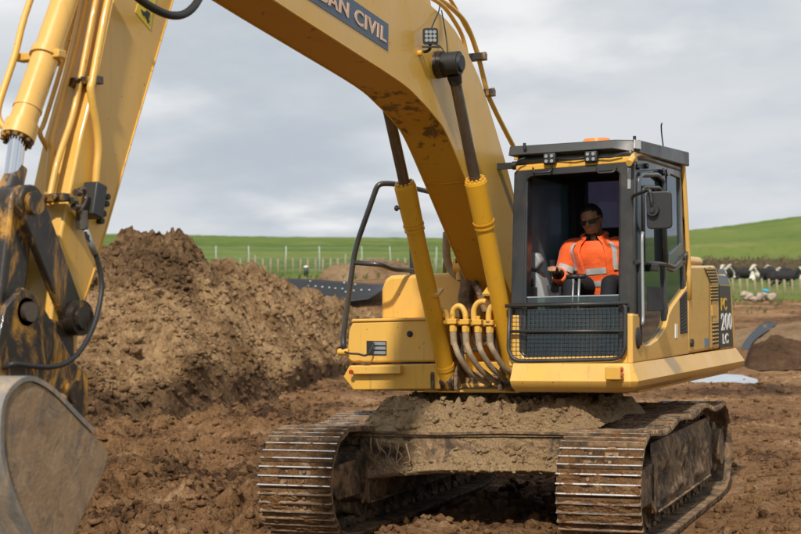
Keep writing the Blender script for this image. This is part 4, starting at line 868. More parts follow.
# side plate lips along the lower edge (welded seam)
for s in (-1, 1):
    bm = new_bm(); tube(bm, [Vector((p.x, s*(BW-.004), p.z-.002)) for p in lows], .007, 6); part('weld_seam', bm, 'boom_yellow', BO)
bm = new_bm(); k_ = fy(426, 184, -BW); k2 = fy(467, 182, BW); tube(bm, [Vector((k2.x, -BW, k2.z-.001)), Vector((k2.x, BW, k2.z-.001))], .006, 6); part('weld_seam', bm, 'boom_under', BO)
# sign panel
d_ = (fy(388, 50.5, BW)-fy(310, 0, BW)); d_.y = 0; d_.normalize(); upv = Vector((-d_.z, 0, d_.x)); upv = upv if upv.z > 0 else -upv
br = fy(388, 50.5, BW+.004); tr = fy(388.5, 24, BW+.004); hS = (tr-br).dot(upv); sk_ = (tr-br).dot(d_)
LEN = 1.36; bm = new_bm(); prism(bm, [br, tr, tr-d_*LEN, br-d_*LEN], (0, -.006, 0)); part('sign_panel', bm, 'decal_blue', BO, label='slate blue sign panel reading URBAN CIVIL')
text_part('lettering', 'URBAN CIVIL', hS*.74, br-d_*(LEN-.06)+upv*hS*.24+Vector((0, .004, 0)), d_, upv, 'decal_cream', BO, width=LEN-.10, offset=.003)
# rod pins, work light, hose pipes
PIN, FOOT, CS = Vector((2.20, 0, 3.655)), Vector((.965, 0, 1.215)), .30
for s in (-1, 1):
    bm = new_bm(); c = Vector((PIN.x, s*BW, PIN.z)); e = Vector((0, s, 0)); cyl(bm, c-e*.01, c+e*.06, .105, .10, 24); part('pin_boss', bm, 'yellow_grease_heavy', BO, smooth='auto')
    bm = new_bm(); cyl(bm, c+e*.05, c+e*.185, .088, seg=24); cyl(bm, c+e*.185, c+e*.205, .072, .06, 24); part('rod_eye', bm, 'rubber', BO, smooth='auto')
    ax = (FOOT-PIN).normalized(); F0 = FOOT + Vector((0, s*CS, 0)); P0 = PIN + Vector((0, s*CS, 0)); T0 = P0.lerp(F0, .345)
    bm = new_bm(); cyl(bm, F0-ax*.02, T0+ax*.30, .073, seg=32); cyl(bm, T0+ax*.34, T0+ax*.02, .080, .088, 32); cyl(bm, T0+ax*.36, T0+ax*.345, .086, seg=32); cyl(bm, T0+ax*.40, T0+ax*.385, .083, seg=32); cyl(bm, T0+ax*.03, T0, .088, .082, 32); cyl(bm, F0-ax*.16, F0-ax*.12, .078, seg=32)
    CY = part('boom_cylinder', bm, 'cyl_yellow', EX, smooth='auto')
    bm = new_bm(); cyl(bm, T0+ax*.02, P0+ax*.09, .044, seg=24); part('rod', bm, 'rod_dark', CY, smooth='auto')
    bm = new_bm(); cyl(bm, P0+ax*.085, P0+ax*.16, .058, .048, 16); part('rod_collar', bm, 'rubber', CY, smooth='auto')
    bm = new_bm(); s_, u_ = frame_axes(ax)
    for k in range(12): a = 2*math.pi*k/12; q = T0 + (s_*math.cos(a)+u_*math.sin(a))*.066; cyl(bm, q, q-ax*.018, .012, seg=6)
    part('bolt_ring', bm, 'yellow_dirty', CY)
    bm = new_bm(); cyl(bm, F0-e*.075, F0+e*.075, .085, seg=20); part('foot_eye', bm, 'yellow_grease', CY, smooth='auto')
    for t in (-.105, .105):
        bm = new_bm(); y_ = s*CS+t; q = [(FOOT.x-.16, 1.15), (FOOT.x+.10, 1.15), (FOOT.x+.10, 1.28), (FOOT.x+.04, 1.35), (FOOT.x-.08, 1.36), (FOOT.x-.16, 1.30)]
        loft(bm, [(x, y_-.016, z) for x, z in q], [(x, y_+.016, z) for x, z in q]); part('foot_bracket', bm, 'mud_steel', RF, bevel=.006)
    bm = new_bm(); oriented_box(bm, T0+ax*.95+Vector((0, s*-.05, 0)), T0+ax*.97+Vector((0, s*-.05, 0)), .12, .12); part('pipe_clamp', bm, 'yellow', CY)
bm = new_bm(); c = fy(400, 208, -.36); cyl(bm, c-Vector((0, .03, 0)), c+Vector((0, .03, 0)), .012, seg=8); ellipsoid(bm, c-Vector((0, .03, 0)), (.02, .02, .025)); part('grease_nipple', bm, 'rod_dark', CY, smooth='auto')
# boom foot brackets
for y_ in (-.27, .27):
    bm = new_bm(); q = [(-.25, 1.16), (.72, 1.16), (.70, 1.5), (.42, 2.02), (.15, 2.12), (-.05, 1.95), (-.25, 1.5)]
    loft(bm, [(x, y_-.025, z) for x, z in q], [(x, y_+.025, z) for x, z in q]); part('boom_bracket', bm, 'yellow_dirty', RF, bevel=.01)
bm = new_bm(); cyl(bm, (.25, -.33, 1.88), (.25, .33, 1.88), .07); part('foot_pin', bm, 'mud_steel', RF, smooth='auto')
# LED work light on the boom
c = fy(430.5, 36, BW+.10); bm = new_bm(); sh = rrect([(-.058, -.062), (.058, -.062), (.058, .062), (-.058, .062)], .022, 5)
dirl = Vector((.86, .5, -.05)).normalized(); sx_ = Vector((0, 0, 1)).cross(dirl).normalized(); ux_ = dirl.cross(sx_)
loft(bm, [c + sx_*q[0] + ux_*q[1] for q in sh], [c + sx_*q[0]*.8 + ux_*q[1]*.8 - dirl*.05 for q in sh]); WL = part('work_light', bm, 'black_plastic', BO, bevel=.006)
bm = new_bm()
for i in (-1, 0, 1):
    for j in (-1, 0, 1): q = c + sx_*i*.029 + ux_*j*.030; cyl(bm, q, q+dirl*.007, .0135, seg=10)
part('lens', bm, 'lamp_glass', WL, smooth='auto')
bm = new_bm(); a0 = fy(421, 52, BW); tube(bm, fillet([a0, a0+Vector((0, .05, .0)), c-dirl*.04-ux_*.09, c-dirl*.03-ux_*.05], .02), .012, 8); oriented_box(bm, c-dirl*.02-ux_*.075-sx_*.06, c-dirl*.02-ux_*.075+sx_*.07, .025, .012); part('light_bracket', bm, 'black_paint', BO)
bm = new_bm(); c2 = fy(420, 53, BW+.012); cyl(bm, c2-Vector((0, .02, 0)), c2+Vector((0, .02, 0)), .022, seg=10); part('stud', bm, 'yellow_dirty', BO)
bm = new_bm(); tube(bm, smooth_path([c-dirl*.05+ux_*.03, fy(434, 22, BW+.03), fy(438.5, 12, BW+.02), fy(440, 5, BW-.06)], 5), .006, 6); part('wiring', bm, 'rubber', BO); bm = new_bm(); tube(bm, smooth_path([fy(441.5, 10, BW+.015), fy(446, 36, BW+.03), fy(447.5, 52, BW+.06)], 5), .005, 6); part('wiring', bm, 'rubber', BO); bm = new_bm(); tube(bm, smooth_path([c-dirl*.03-ux_*.05, fy(440, 46, BW+.06), fy(446, 56, BW+.08)], 4), .004, 6); part('wiring', bm, 'rubber', BO)
for pts, y_, r_ in (([(404, -14), (420, -8), (442, 5), (455, 22), (463, 38), (468, 60), (477, 98), (486, 132)], .10, .017), ([(424, -14), (438, -2), (452, 8), (466, 24), (477, 52), (487, 91), (494, 108), (506, 132), (515, 150), (516.5, 160)], .07, .021), ([(443, -10), (452, 2), (462, 20), (475, 44)], .0, .015)):
    bm = new_bm(); tube(bm, smooth_path([fy(a, b, y_) for a, b in pts], 6), r_, 10); part('hydraulic_pipe', bm, 'yellow', BO)
for a, b in ((479.5, 57), (488, 93)):
    bm = new_bm(); c = fy(a, b, .08); bx(bm, c.x-.03, c.x+.05, -.02, .14, c.z-.03, c.z+.03); cyl(bm, c+Vector((-.06, .02, .01)), c+Vector((-.06, .02, .05)), .02, seg=10); part('pipe_clamp', bm, 'yellow_grease', BO, bevel=.008)
bm = new_bm(); c = fy(506, 166, .25); oriented_box(bm, c-Vector((0, .10, 0)), c+Vector((0, .16, 0)), .05, .05); cyl(bm, c+Vector((0, .06, 0)), c+Vector((0, .16, 0)), .035, seg=12); part('hose_joint', bm, 'rubber', BO, smooth='auto')
# arm cylinder on top of the boom
a0, a1 = Vector((2.35, 0, 4.32)), Vector((5.12, 0, 4.93)); t_ = (a1-a0).normalized(); bm = new_bm(); cyl(bm, a0, a0+t_*1.75, .085, seg=28); ACY = part('arm_cylinder', bm, 'yellow', EX, smooth='auto')
bm = new_bm(); cyl(bm, a0+t_*1.75, a1, .05, seg=20); part('rod', bm, 'chrome', ACY, smooth='auto')
for y_ in (-.10, .10):
    bm = new_bm(); q = [(2.1, 4.02), (2.6, 4.12), (2.45, 4.40), (2.28, 4.40)]; loft(bm, [(x, y_-.02, z) for x, z in q], [(x, y_+.02, z) for x, z in q]); part('cylinder_lug', bm, 'boom_yellow', BO, bevel=.006)

# --- hydraulic manifold and hoses between the cylinders
HX = 1.24
bm = new_bm(); tube(bm, [fx(444, 322.5, HX), fx(513, 326, HX)], .020, 10); HM = part('manifold', bm, 'yellow', EX)
fit = [453, 465.5, 478, 489.5]
for k, a in enumerate(fit):
    bm = new_bm(); c = fx(a, 322.5+k*.4, HX+.04); cyl(bm, c+Vector((0, 0, .06)), c-Vector((0, 0, .075)), .020, seg=12); cyl(bm, c-Vector((0, 0, .025)), c-Vector((0, 0, .075)), .034, seg=6); bx(bm, c.x-.035, c.x+.035, c.y-.04, c.y+.04, c.z-.012, c.z+.03); part('fitting', bm, 'yellow_dirty', HM, bevel=.004)
    bm = new_bm(); h0 = c - Vector((0, 0, .07)); j = [(459+k*11.3, 356-k*2), (468+k*11.5, 370-k*1.5), (478+k*11, 378-k*1.5), (490+k*8, 384-k)]
    tube(bm, smooth_path([h0, h0-Vector((0, -.005, .08))] + [fx(*q, HX+.06-.10*i) for i, q in enumerate(j)], 7), .024, 12); HO = part('hose', bm, 'hose_dusty', HM)
    bm = new_bm(); q0 = h0; q1 = h0 - Vector((0, -.006, .11)); cyl(bm, q0, q1, .029, .027, 12); part('hose_ferrule', bm, 'hose_dusty', HO, smooth='auto')
for pts, x_ in (([(453, 320), (453, 311), (457, 306.5), (461.5, 307), (465, 313), (466, 321)], HX+.03), ([(448, 321), (446, 312), (441, 309)], HX-.02), ([(474, 321), (474, 310), (478, 303), (485, 301.5), (490, 305), (492, 308)], HX+.03), ([(488.5, 322), (489, 312), (492.5, 305), (498, 303.5), (503, 305)], HX+.06)):
    bm = new_bm(); tube(bm, smooth_path([fx(a, b, x_) for a, b in pts], 5), .024, 10); part('pipe_bend', bm, 'yellow', HM)
for pts in ([(472, 320), (471.5, 330), (474, 342), (478, 352)], [(484, 322), (486, 333), (484, 341)], [(493, 320), (499, 325), (503, 327)], [(458, 325), (462, 340), (463, 356), (469, 372)], [(494, 330), (497, 350), (504, 366)]):
    bm = new_bm(); tube(bm, smooth_path([fx(a, b, HX-.06) for a, b in pts], 5), .010, 8); part('hose', bm, 'rubber', HM)
# greasy hose bundle and big hose behind
for pts, x_, r_, mt in (([(447, 232), (446.5, 252), (449, 266), (456, 275), (464, 279)], .75, .035, 'hose_dusty'), ([(457, 250), (457, 272), (460, 280), (466, 276)], .8, .012, 'rubber'), ([(466, 268), (468, 285), (466, 300), (468, 318)], .78, .07, 'mud_steel'), ([(474, 282), (480, 295), (486, 312)], .85, .03, 'mud_steel'), ([(452, 338), (460, 350), (470, 352), (490, 341)], .95, .014, 'hose_dusty')):
    bm = new_bm(); tube(bm, smooth_path([fx(a, b, x_) for a, b in pts], 6), r_, 12); part('hose', bm, mt, HM)
bm = new_bm(); c = fx(460, 268, .8); cyl(bm, c-Vector((0, .05, 0)), c+Vector((0, .05, 0)), .045, seg=14); cyl(bm, c+Vector((0, 0, -.1)), c+Vector((0, 0, .02)), .035, seg=12); part('swivel_joint', bm, 'yellow_dirty', HM, smooth='auto')
# dark packing and soil on the frame in front of the boom foot
soil_patch('soil_load', lambda s, t: (1.02-.75*t, -.36+.72*s, 1.165 + min(1, 8*s, 8*(1-s), 8*t)*(.02 + .09*t + .05*mnoise.fractal(Vector((s*7, t*7, 1)), .8, 2, 4))), 50, 40, 'mud_dry', RF)

# --- arm
AW = .115
rear = [xz(fy(a, b, AW)) for a, b in [(174, 0), (135, 133), (97, 266), (83, 308)]]; frnt = [xz(fy(a, b, AW)) for a, b in [(113, 0), (99, 70), (82, 133), (61, 233)]]
P1, P2, P3, P4 = [xz(fy(a, b, .15)) for a, b in [(75, 318), (31, 203), (18, 312), (64, 392)]]
t_ = (rear[3]-rear[0]).normalized(); tailv = -t_
prof = [TIP + Vector((-.16, 0, .02))] + rear + [P4 + Vector((-.10, 0, .03)), P4 + Vector((-.07, 0, -.08)), P4 + Vector((.03, 0, -.10)), P4 + Vector((.10, 0, -.02)), P4 + Vector((.09, 0, .12))] + frnt[::-1] + [frnt[0] + Vector((-.30, 0, .76)), Vector((5.55, 0, 4.78)), Vector((5.22, 0, 5.02)), Vector((5.06, 0, 4.98)), Vector((5.1, 0, 4.6))]
bm = new_bm(); loft(bm, [(p.x, -AW, p.z) for p in prof], [(p.x, AW, p.z) for p in prof]); AR = part('arm', bm, 'yellow', EX, bevel=.010)
bm = new_bm(); tube(bm, [Vector((p.x+.012, AW+.001, p.z)) for p in rear], .006, 6); part('weld_seam', bm, 'yellow_dirty', AR)
bm = new_bm(); q = [P4 + Vector((-.11, 0, .30)), P4 + Vector((.10, 0, .36)), P4 + Vector((.12, 0, -.08)), P4 + Vector((-.10, 0, -.10)), P4 + Vector((-.12, 0, .05))]
loft(bm, [(p.x, -AW-.02, p.z) for p in q], [(p.x, AW+.02, p.z) for p in q]); part('arm_nose', bm, 'yellow_grease_heavy', AR, bevel=.02)
def arm_pipe(pts, y_, r_, mt='yellow'):
    bm = new_bm(); tube(bm, smooth_path([fy(a, b, y_) for a, b in pts], 5), r_, 10); part('hydraulic_pipe', bm, mt, AR)
arm_pipe([(111, -12), (104, 20), (93, 78), (91, 92), (97, 128), (98.5, 150), (97, 168), (95.5, 188)], AW+.03, .020); arm_pipe([(99, -12), (92, 20), (80, 82), (72, 118), (58, 160), (50, 196), (47, 206)], .06, .016)
arm_pipe([(88, -12), (72, 60), (52, 133), (51, 150), (49, 170), (46, 205)], .0, .016); arm_pipe([(80, -12), (63, 60), (45, 120), (40, 133), (47, 148), (52, 160), (44, 215)], -.05, .012)
for a, b in ((86, 81), (52, 198)):
    bm = new_bm(); c = fy(a, b, .08); bx(bm, c.x-.03, c.x+.03, -.03, AW+.05, c.z-.02, c.z+.02)
    for y_ in (.0, .06, .13): cyl(bm, Vector((c.x+.03, y_, c.z)), Vector((c.x+.055, y_, c.z)), .015, seg=8)
    part('pipe_clamp', bm, 'yellow_grease', AR, bevel=.005)
v0, v1 = fy(96, 184, .155), fy(91, 217, .155); bm = new_bm(); oriented_box(bm, v0, v1, .085, .085, (0, 1, 0)); VB = part('valve_block', bm, 'black_paint', AR, bevel=.008)
bm = new_bm()
for k, (a, b) in enumerate(((80, 193), (78, 207), (76, 201))): c = fy(a, b, .17); cyl(bm, c, c+Vector((.035, 0, .0)), .018, seg=10)
c = fy(81, 200, .16); tube(bm, smooth_path([fy(79, 190, .17), fy(84, 189, .17), fy(86, 196, .17), fy(83, 205, .17), fy(78, 212, .17)], 4), .012, 8); part('valve_fittings', bm, 'rod_dark', VB)
for a, b in ((103, 204), (100, 214), (104, 197), (98, 221)):
    bm = new_bm(); c = fy(a, b, AW); cyl(bm, c, c+Vector((0, .03, 0)), .016, seg=8); part('bolt', bm, 'rubber', AR)
bm = new_bm(); c = fy(82, 221, .16); cyl(bm, c+Vector((0, 0, .05)), c-Vector((0, 0, .04)), .03, seg=12); part('elbow', bm, 'rod_dark', VB, smooth='auto')
bm = new_bm(); tube(bm, smooth_path([fy(83, 222, .17), fy(88, 238, .19), fy(96, 256, .20), fy(101, 276, .21), (fy(101, 296, .22)), fy(94, 325, .24), fy(81, 350, .25), fy(66, 363, .26), fy(50, 367, .26), (fy(30, 366, .26)), fy(14, 364, .25), fy(4, 367, .2), fy(-14, 366, .1)], 6), .0125, 10); part('hose', bm, 'rubber', AR, label='black looped hose hanging from the valve block')
bm = new_bm(); tube(bm, [fy(85.5, 230, .18), fy(89, 240, .19), fy(95, 254, .20)], .016, 10); part('hose_spring', bm, 'grey_steel', AR)
side = [(137, 2.0), (149, 2.5), (153, 9), (150, 27), (136, 13)]
bm = new_bm(); prism(bm, [fy(a, b, AW+.003) for a, b in [(139, 0), (158, -8), (153, 12), (150.5, 30), (135.5, 12)]], (0, -.005, 0)); part('caution_decal', bm, 'caution_yellow', AR)
bm = new_bm(); prism(bm, [fy(a, b, AW+.006) for a, b in [(141, 9), (145, 12), (147, 10), (150.5, 13), (148.5, 19), (150, 22), (148, 23), (146, 16), (143, 15)]], (0, -.004, 0)); part('pictogram', bm, 'decal_slate', AR)
bm = new_bm(); tube(bm, smooth_path([fy(130, -10, .2), fy(141, 0, .22), fy(155, 9, .24), fy(170, 15, .25), fy(184, 14, .25), fy(195, 5, .24), fy(203, -10, .2)], 6), .022, 12); part('hose', bm, 'rubber', AR)
bm = new_bm(); cyl(bm, P1+Vector((0, -AW-.08, 0)), P1+Vector((0, AW+.08, 0)), .085, seg=24); cyl(bm, P1+Vector((0, AW+.08, 0)), P1+Vector((0, AW+.10, 0)), .06, seg=16); part('link_boss', bm, 'yellow_grease_heavy', AR, smooth='auto')
# bucket cylinder
c0, c1 = fy(65, 0, 0), fy(22, 125, 0); c0.y = c1.y = 0; ax = (c1-c0).normalized(); up0 = c0-ax*.85
bm = new_bm(); cyl(bm, up0, c1, .066, seg=32); cyl(bm, c1-ax*.005, c1+ax*.075, .080, seg=32); cyl(bm, c1-ax*.42, c1-ax*.385, .078, seg=32); cyl(bm, c1-ax*.10, c1-ax*.085, .070, seg=32); BC = part('bucket_cylinder', bm, 'yellow_clean', EX, smooth='auto')
bm = new_bm(); s_, u_ = frame_axes(ax)
for k in range(12): a = 2*math.pi*k/12; q = c1+ax*.075+(s_*math.cos(a)+u_*math.sin(a))*.066; cyl(bm, q, q+ax*.02, .012, seg=6)
part('bolt_ring', bm, 'yellow_grease', BC)
bm = new_bm(); cyl(bm, c1+ax*.07, P2-ax*.10, .040, seg=24); part('rod', bm, 'chrome', BC, smooth='auto')
bm = new_bm(); cyl(bm, P2-ax*.20, P2-ax*.05, .046, .06, 20); cyl(bm, P2-Vector((0, .06, 0)), P2+Vector((0, .06, 0)), .085, seg=20); part('rod_eye', bm, 'yellow_grease', BC, smooth='auto')
q = c1-ax*.40; bm = new_bm(); bx(bm, q.x-.03, q.x+.03, -.16, .10, q.z-.02, q.z+.02); part('pipe_clamp', bm, 'yellow', BC, bevel=.006)
bm = new_bm(); tube(bm, smooth_path([up0 + Vector((.06, -.14, 0)), c0 + Vector((.08, -.15, 0)), q + Vector((.06, -.14, .0)), c1 - ax*.12 + Vector((.05, -.14, 0)), c1 - ax*.03 + Vector((.03, -.12, 0)), c1 + ax*.03 + Vector((.0, -.07, 0))], 5), .017, 10); part('hydraulic_pipe', bm, 'yellow', BC)
# links and bucket
def plate(bm, pts, y0, y1): loft(bm, [(p.x, y0, p.z) for p in pts], [(p.x, y1, p.z) for p in pts])
def stadium(a, b, r0, r1, k=8):
    t = (b-a).normalized(); n_ = Vector((-t.z, 0, t.x)); out = []
    for i in range(k+1): an = math.pi*i/k; out.append(a + n_*r0*math.cos(an) - t*r0*math.sin(an))
    for i in range(k+1): an = math.pi*i/k; out.append(b - n_*r1*math.cos(an) + t*r1*math.sin(an))
    return out
for s in (-1, 1):
    bm = new_bm(); y0, y1 = sorted((s*.118, s*.158)); plate(bm, stadium(P2, P1, .085, .075), y0, y1); GL = part('guide_link', bm, 'yellow_grease_heavy', AR, bevel=.006)
    bm = new_bm(); cyl(bm, P2+Vector((0, s*.15, 0)), P2+Vector((0, s*.185, 0)), .055, seg=20); part('link_pin', bm, 'yellow_grease', GL, smooth='auto')
bm = new_bm(); plate(bm, stadium(P2, P3, .085, .085), -.112, .112); BL = part('bucket_link', bm, 'yellow_grease', AR, bevel=.015)
bm = new_bm(); cyl(bm, P3-Vector((0, .20, 0)), P3+Vector((0, .20, 0)), .065, seg=20); cyl(bm, P3+Vector((0, .20, 0)), P3+Vector((0, .225, 0)), .045, seg=16); part('link_pin', bm, 'rod_dark', BL, smooth='auto')
BY = .42
bk = [xz(fy(a, b, BY)) for a, b in [(30, 381), (46, 388), (60, 400), (75, 416), (92, 433), (106, 448), (109, 455), (105, 470), (90, 502), (75, 534), (62, 562), (50, 588)]]
fr_ = [xz(fy(a, b, BY)) for a, b in [(46, 575), (30, 530), (13, 490), (4, 455), (3, 425), (6, 402), (16, 387)]]
bm = new_bm(); plate(bm, bk + fr_, BY-.025, BY); BU = part('bucket', bm, 'bucket_steel', EX, bevel=.006)
bm = new_bm(); plate(bm, bk + fr_, -BY, -BY+.025); part('side_plate', bm, 'bucket_steel', BU, bevel=.006)
shell = [bk[-1]] + fr_ + bk[:5]; cen = sum(shell, Vector())/len(shell); shs = smooth_path(shell, 4); bm = new_bm()
oo = []
for i, p in enumerate(shs):
    t = (shs[min(i+1, len(shs)-1)]-shs[max(i-1, 0)]).normalized(); n_ = Vector((-t.z, 0, t.x)); n_ = n_ if n_.dot(p-cen) > 0 else -n_; oo.append(p+n_*.022)
vA = [[bm.verts.new((p.x, y_, p.z)) for y_ in (-BY-.006, BY+.006)] for p in oo]; vB = [[bm.verts.new((p.x, y_, p.z)) for y_ in (-BY-.006, BY+.006)] for p in shs]
for i in range(len(shs)-1):
    bm.faces.new((vA[i][0], vA[i][1], vA[i+1][1], vA[i+1][0])); bm.faces.new((vB[i][1], vB[i][0], vB[i+1][0], vB[i+1][1]))
    for k in (0, 1): bm.faces.new((vA[i][k], vA[i+1][k], vB[i+1][k], vB[i][k]))
bm.faces.new((vA[0][0], vA[0][1], vB[0][1], vB[0][0])); bm.faces.new((vA[-1][0], vA[-1][1], vB[-1][1], vB[-1][0])); part('shell', bm, 'bucket_shell', BU, smooth='auto')
for s in np.linspace(-.36, .36, 5):
    bm = new_bm(); b0 = bk[-1]; dv_ = (bk[-1]-bk[-4]).normalized(); loft(bm, [b0+Vector((-.05, s-.035, .03)), b0+Vector((.05, s-.035, .03)), b0+Vector((.05, s+.035, .03)), b0+Vector((-.05, s+.035, .03))], [b0+dv_*.2+Vector((-.012, s-.025, 0)), b0+dv_*.2+Vector((.012, s-.025, 0)), b0+dv_*.2+Vector((.012, s+.025, 0)), b0+dv_*.2+Vector((-.012, s+.025, 0))]); part('tooth', bm, 'bucket_steel', BU, bevel=.006)
ear = [P3 + Vector((.02, 0, .11)), P3 + Vector((-.09, 0, .06)), P4 + Vector((.0, 0, .15)), P4 + Vector((-.12, 0, .08)), P4 + Vector((-.12, 0, -.10)), P4 + Vector((.0, 0, -.22)), P3 + Vector((.30, 0, -.45)), P3 + Vector((.14, 0, .02))]
for s in (-1, 1):
    bm = new_bm(); y0, y1 = sorted((s*.165, s*.20)); plate(bm, ear, y0, y1); part('bucket_ear', bm, 'yellow_grease', BU, bevel=.006)
bm = new_bm(); cyl(bm, P4-Vector((0, .225, 0)), P4+Vector((0, .225, 0)), .055, seg=20); part('bucket_pin', bm, 'yellow_grease_heavy', BU, smooth='auto')
bm = new_bm(); ellipsoid(bm, fy(60, 399, BY-.05), (.035, .03, .025)); part('stone', bm, 'mud_dry', BU, smooth=True)

# ------------------------------------------------------------------ operator
PE = thing('person', 'seated operator in orange hi-vis jacket and dark sunglasses inside the cab', 'person', (.48, .92, 1.92))
def remesh(o, vox, smooth=2):
    r = o.modifiers.new('remesh', 'REMESH'); r.mode = 'VOXEL'; r.voxel_size = vox; r.use_smooth_shade = True
    if smooth: k = o.modifiers.new('smooth', 'SMOOTH'); k.iterations = smooth; k.factor = .5
def limb(bm, pts, rad, seg=14):
    tube(bm, pts, rad, seg)
    for p, r_ in zip(pts, rad): ellipsoid(bm, p, (r_, r_, r_), None, 12, 8)
HEAD = Vector((.675, .885, 2.53)); hm = (Matrix.Rotation(R(-6), 3, 'Z') @ Matrix.Rotation(R(16), 3, 'Y') @ Matrix.Rotation(R(9), 3, 'X'))
def hp(x, y, z): return HEAD + hm @ Vector((x, y, z))
bm = new_bm()
ellipsoid(bm, hp(-.012, 0, .028), (.098, .084, .102), hm, 24, 18); ellipsoid(bm, hp(.022, 0, -.045), (.074, .071, .082), hm, 20, 14); ellipsoid(bm, hp(.048, 0, -.088), (.036, .038, .032), hm)
tube(bm, [hp(.082, 0, .03), hp(.098, 0, .0), hp(.112, 0, -.022)], [.010, .013, .017], 10); ellipsoid(bm, hp(.098, .016, -.026), (.014, .012, .010), hm); ellipsoid(bm, hp(.098, -.016, -.026), (.014, .012, .010), hm)
for s in (-1, 1):
    ellipsoid(bm, hp(.068, s*.036, .030), (.020, .026, .010), hm); ellipsoid(bm, hp(.062, s*.040, -.022), (.026, .026, .024), hm); ellipsoid(bm, hp(-.012, s*.080, -.005), (.020, .010, .034), hm)
    ellipsoid(bm, hp(.078, s*.030, .010), (.010, .014, .010), hm)
ellipsoid(bm, hp(.090, 0, -.056), (.012, .026, .007), hm); ellipsoid(bm, hp(.088, 0, -.068), (.012, .022, .008), hm)
limb(bm, [hp(-.03, 0, -.06), Vector((.625, .898, 2.40)), Vector((.60, .90, 2.33))], [.058, .060, .075])
limb(bm, [Vector((.59, .905, 2.29)), Vector((.56, .915, 2.14)), Vector((.50, .93, 1.98))], [.115, .115, .12])
SR, ER, HR_ = Vector((.60, .69, 2.29)), Vector((.655, .615, 2.055)), fx(555.5, 270.5, .87)
SL_, EL_, HL_ = Vector((.60, 1.11, 2.28)), Vector((.63, 1.22, 2.03)), Vector((.84, 1.27, 2.08))
for a, b, c in ((SR, ER, HR_), (SL_, EL_, HL_)): limb(bm, [a, a.lerp(b, .5), b], [.058, .050, .043]); limb(bm, [b, b.lerp(c, .5), c], [.043, .037, .028])
for hnd, elb, sgn in ((HR_, ER, 1), (HL_, EL_, -1)):
    f = (hnd-elb).normalized(); lat = Vector((0, 0, 1)).cross(f).normalized()*sgn; dn = f.cross(lat)*sgn
    dn = dn if dn.z < 0 else -dn
    palm = hnd + f*.045; rot = Matrix((f, lat, f.cross(lat))).transposed(); ellipsoid(bm, palm, (.052, .042, .020), rot)
    for k, ln in enumerate((.068, .078, .074, .058)):      # four fingers curled over the grip
        b0 = hnd + f*.080 + lat*(.030-.020*k); b1 = b0 + f*ln*.40 + dn*.010; b2 = b1 + f*.008 + dn*ln*.42; b3 = b2 - f*ln*.26 + dn*.008
        limb(bm, [b0-f*.02, b0, b1, b2, b3], [.009, .0095, .009, .0085, .0075], 8)
    t0 = hnd + f*.025 + lat*.036; limb(bm, [t0, t0+lat*.022+f*.026+dn*.008, t0+lat*.016+f*.050+dn*.028], [.012, .0105, .009], 8)
for s, hx_ in ((1, .10), (-1, -.10)):
    hp_, kn, an = Vector((.48, .93+hx_, 1.985)), Vector((.90, .93+hx_*1.6, 2.0)), Vector((1.02, .93+hx_*1.4, 1.53)); limb(bm, [hp_, hp_.lerp(kn, .5), kn], [.085, .075, .058]); limb(bm, [kn, kn.lerp(an, .4), an], [.056, .052, .038]); limb(bm, [an, an+Vector((.14, 0, -.03))], [.04, .035])
body = part('body', bm, 'skin', PE, recalc=False); remesh(body, .0065, 3)
# hair: close-cropped cap
bm = new_bm(); bmesh.ops.create_uvsphere(bm, u_segments=28, v_segments=20, radius=1)
for f in list(bm.faces):
    c = f.calc_center_median()
    if (c.x > .36 and c.z < .58 - .12*abs(c.y)) or c.z < -.42 or (c.x > .02 and c.z < .02): bm.faces.remove(f)
for v in bm.verts: v.co = hp(-.014 + v.co.x*.1045, v.co.y*.091, .032 + v.co.z*.1085)
ha = part('hair', bm, 'hair', PE, smooth=True); so_ = ha.modifiers.new('s', 'SOLIDIFY'); so_.thickness = .012
# goatee shadow of short beard
bm = new_bm(); ellipsoid(bm, hp(.052, 0, -.098), (.032, .036, .022), hm); part('beard', bm, 'beard_hair', PE, smooth=True)
bm = new_bm()
for s in (-1, 1):
    sh = rrect([(-.031, -.019), (.031, -.022), (.031, .020), (-.031, .017)], .010, 4)
    loft(bm, [hp(.100-abs(s*.036+q[0]*s)*.30, s*.036+q[0]*s, .004+q[1]) for q in sh], [hp(.094-abs(s*.036+q[0]*s)*.30, s*.036+q[0]*s, .004+q[1]) for q in sh])
    tube(bm, [hp(.078, s*.068, .012), hp(.04, s*.083, .014), hp(-.02, s*.088, .010)], .0045, 6)
tube(bm, [hp(.101, -.008, .012), hp(.104, 0, .014), hp(.101, .008, .012)], .004, 6); part('sunglasses', bm, 'black_plastic', PE, smooth='auto')
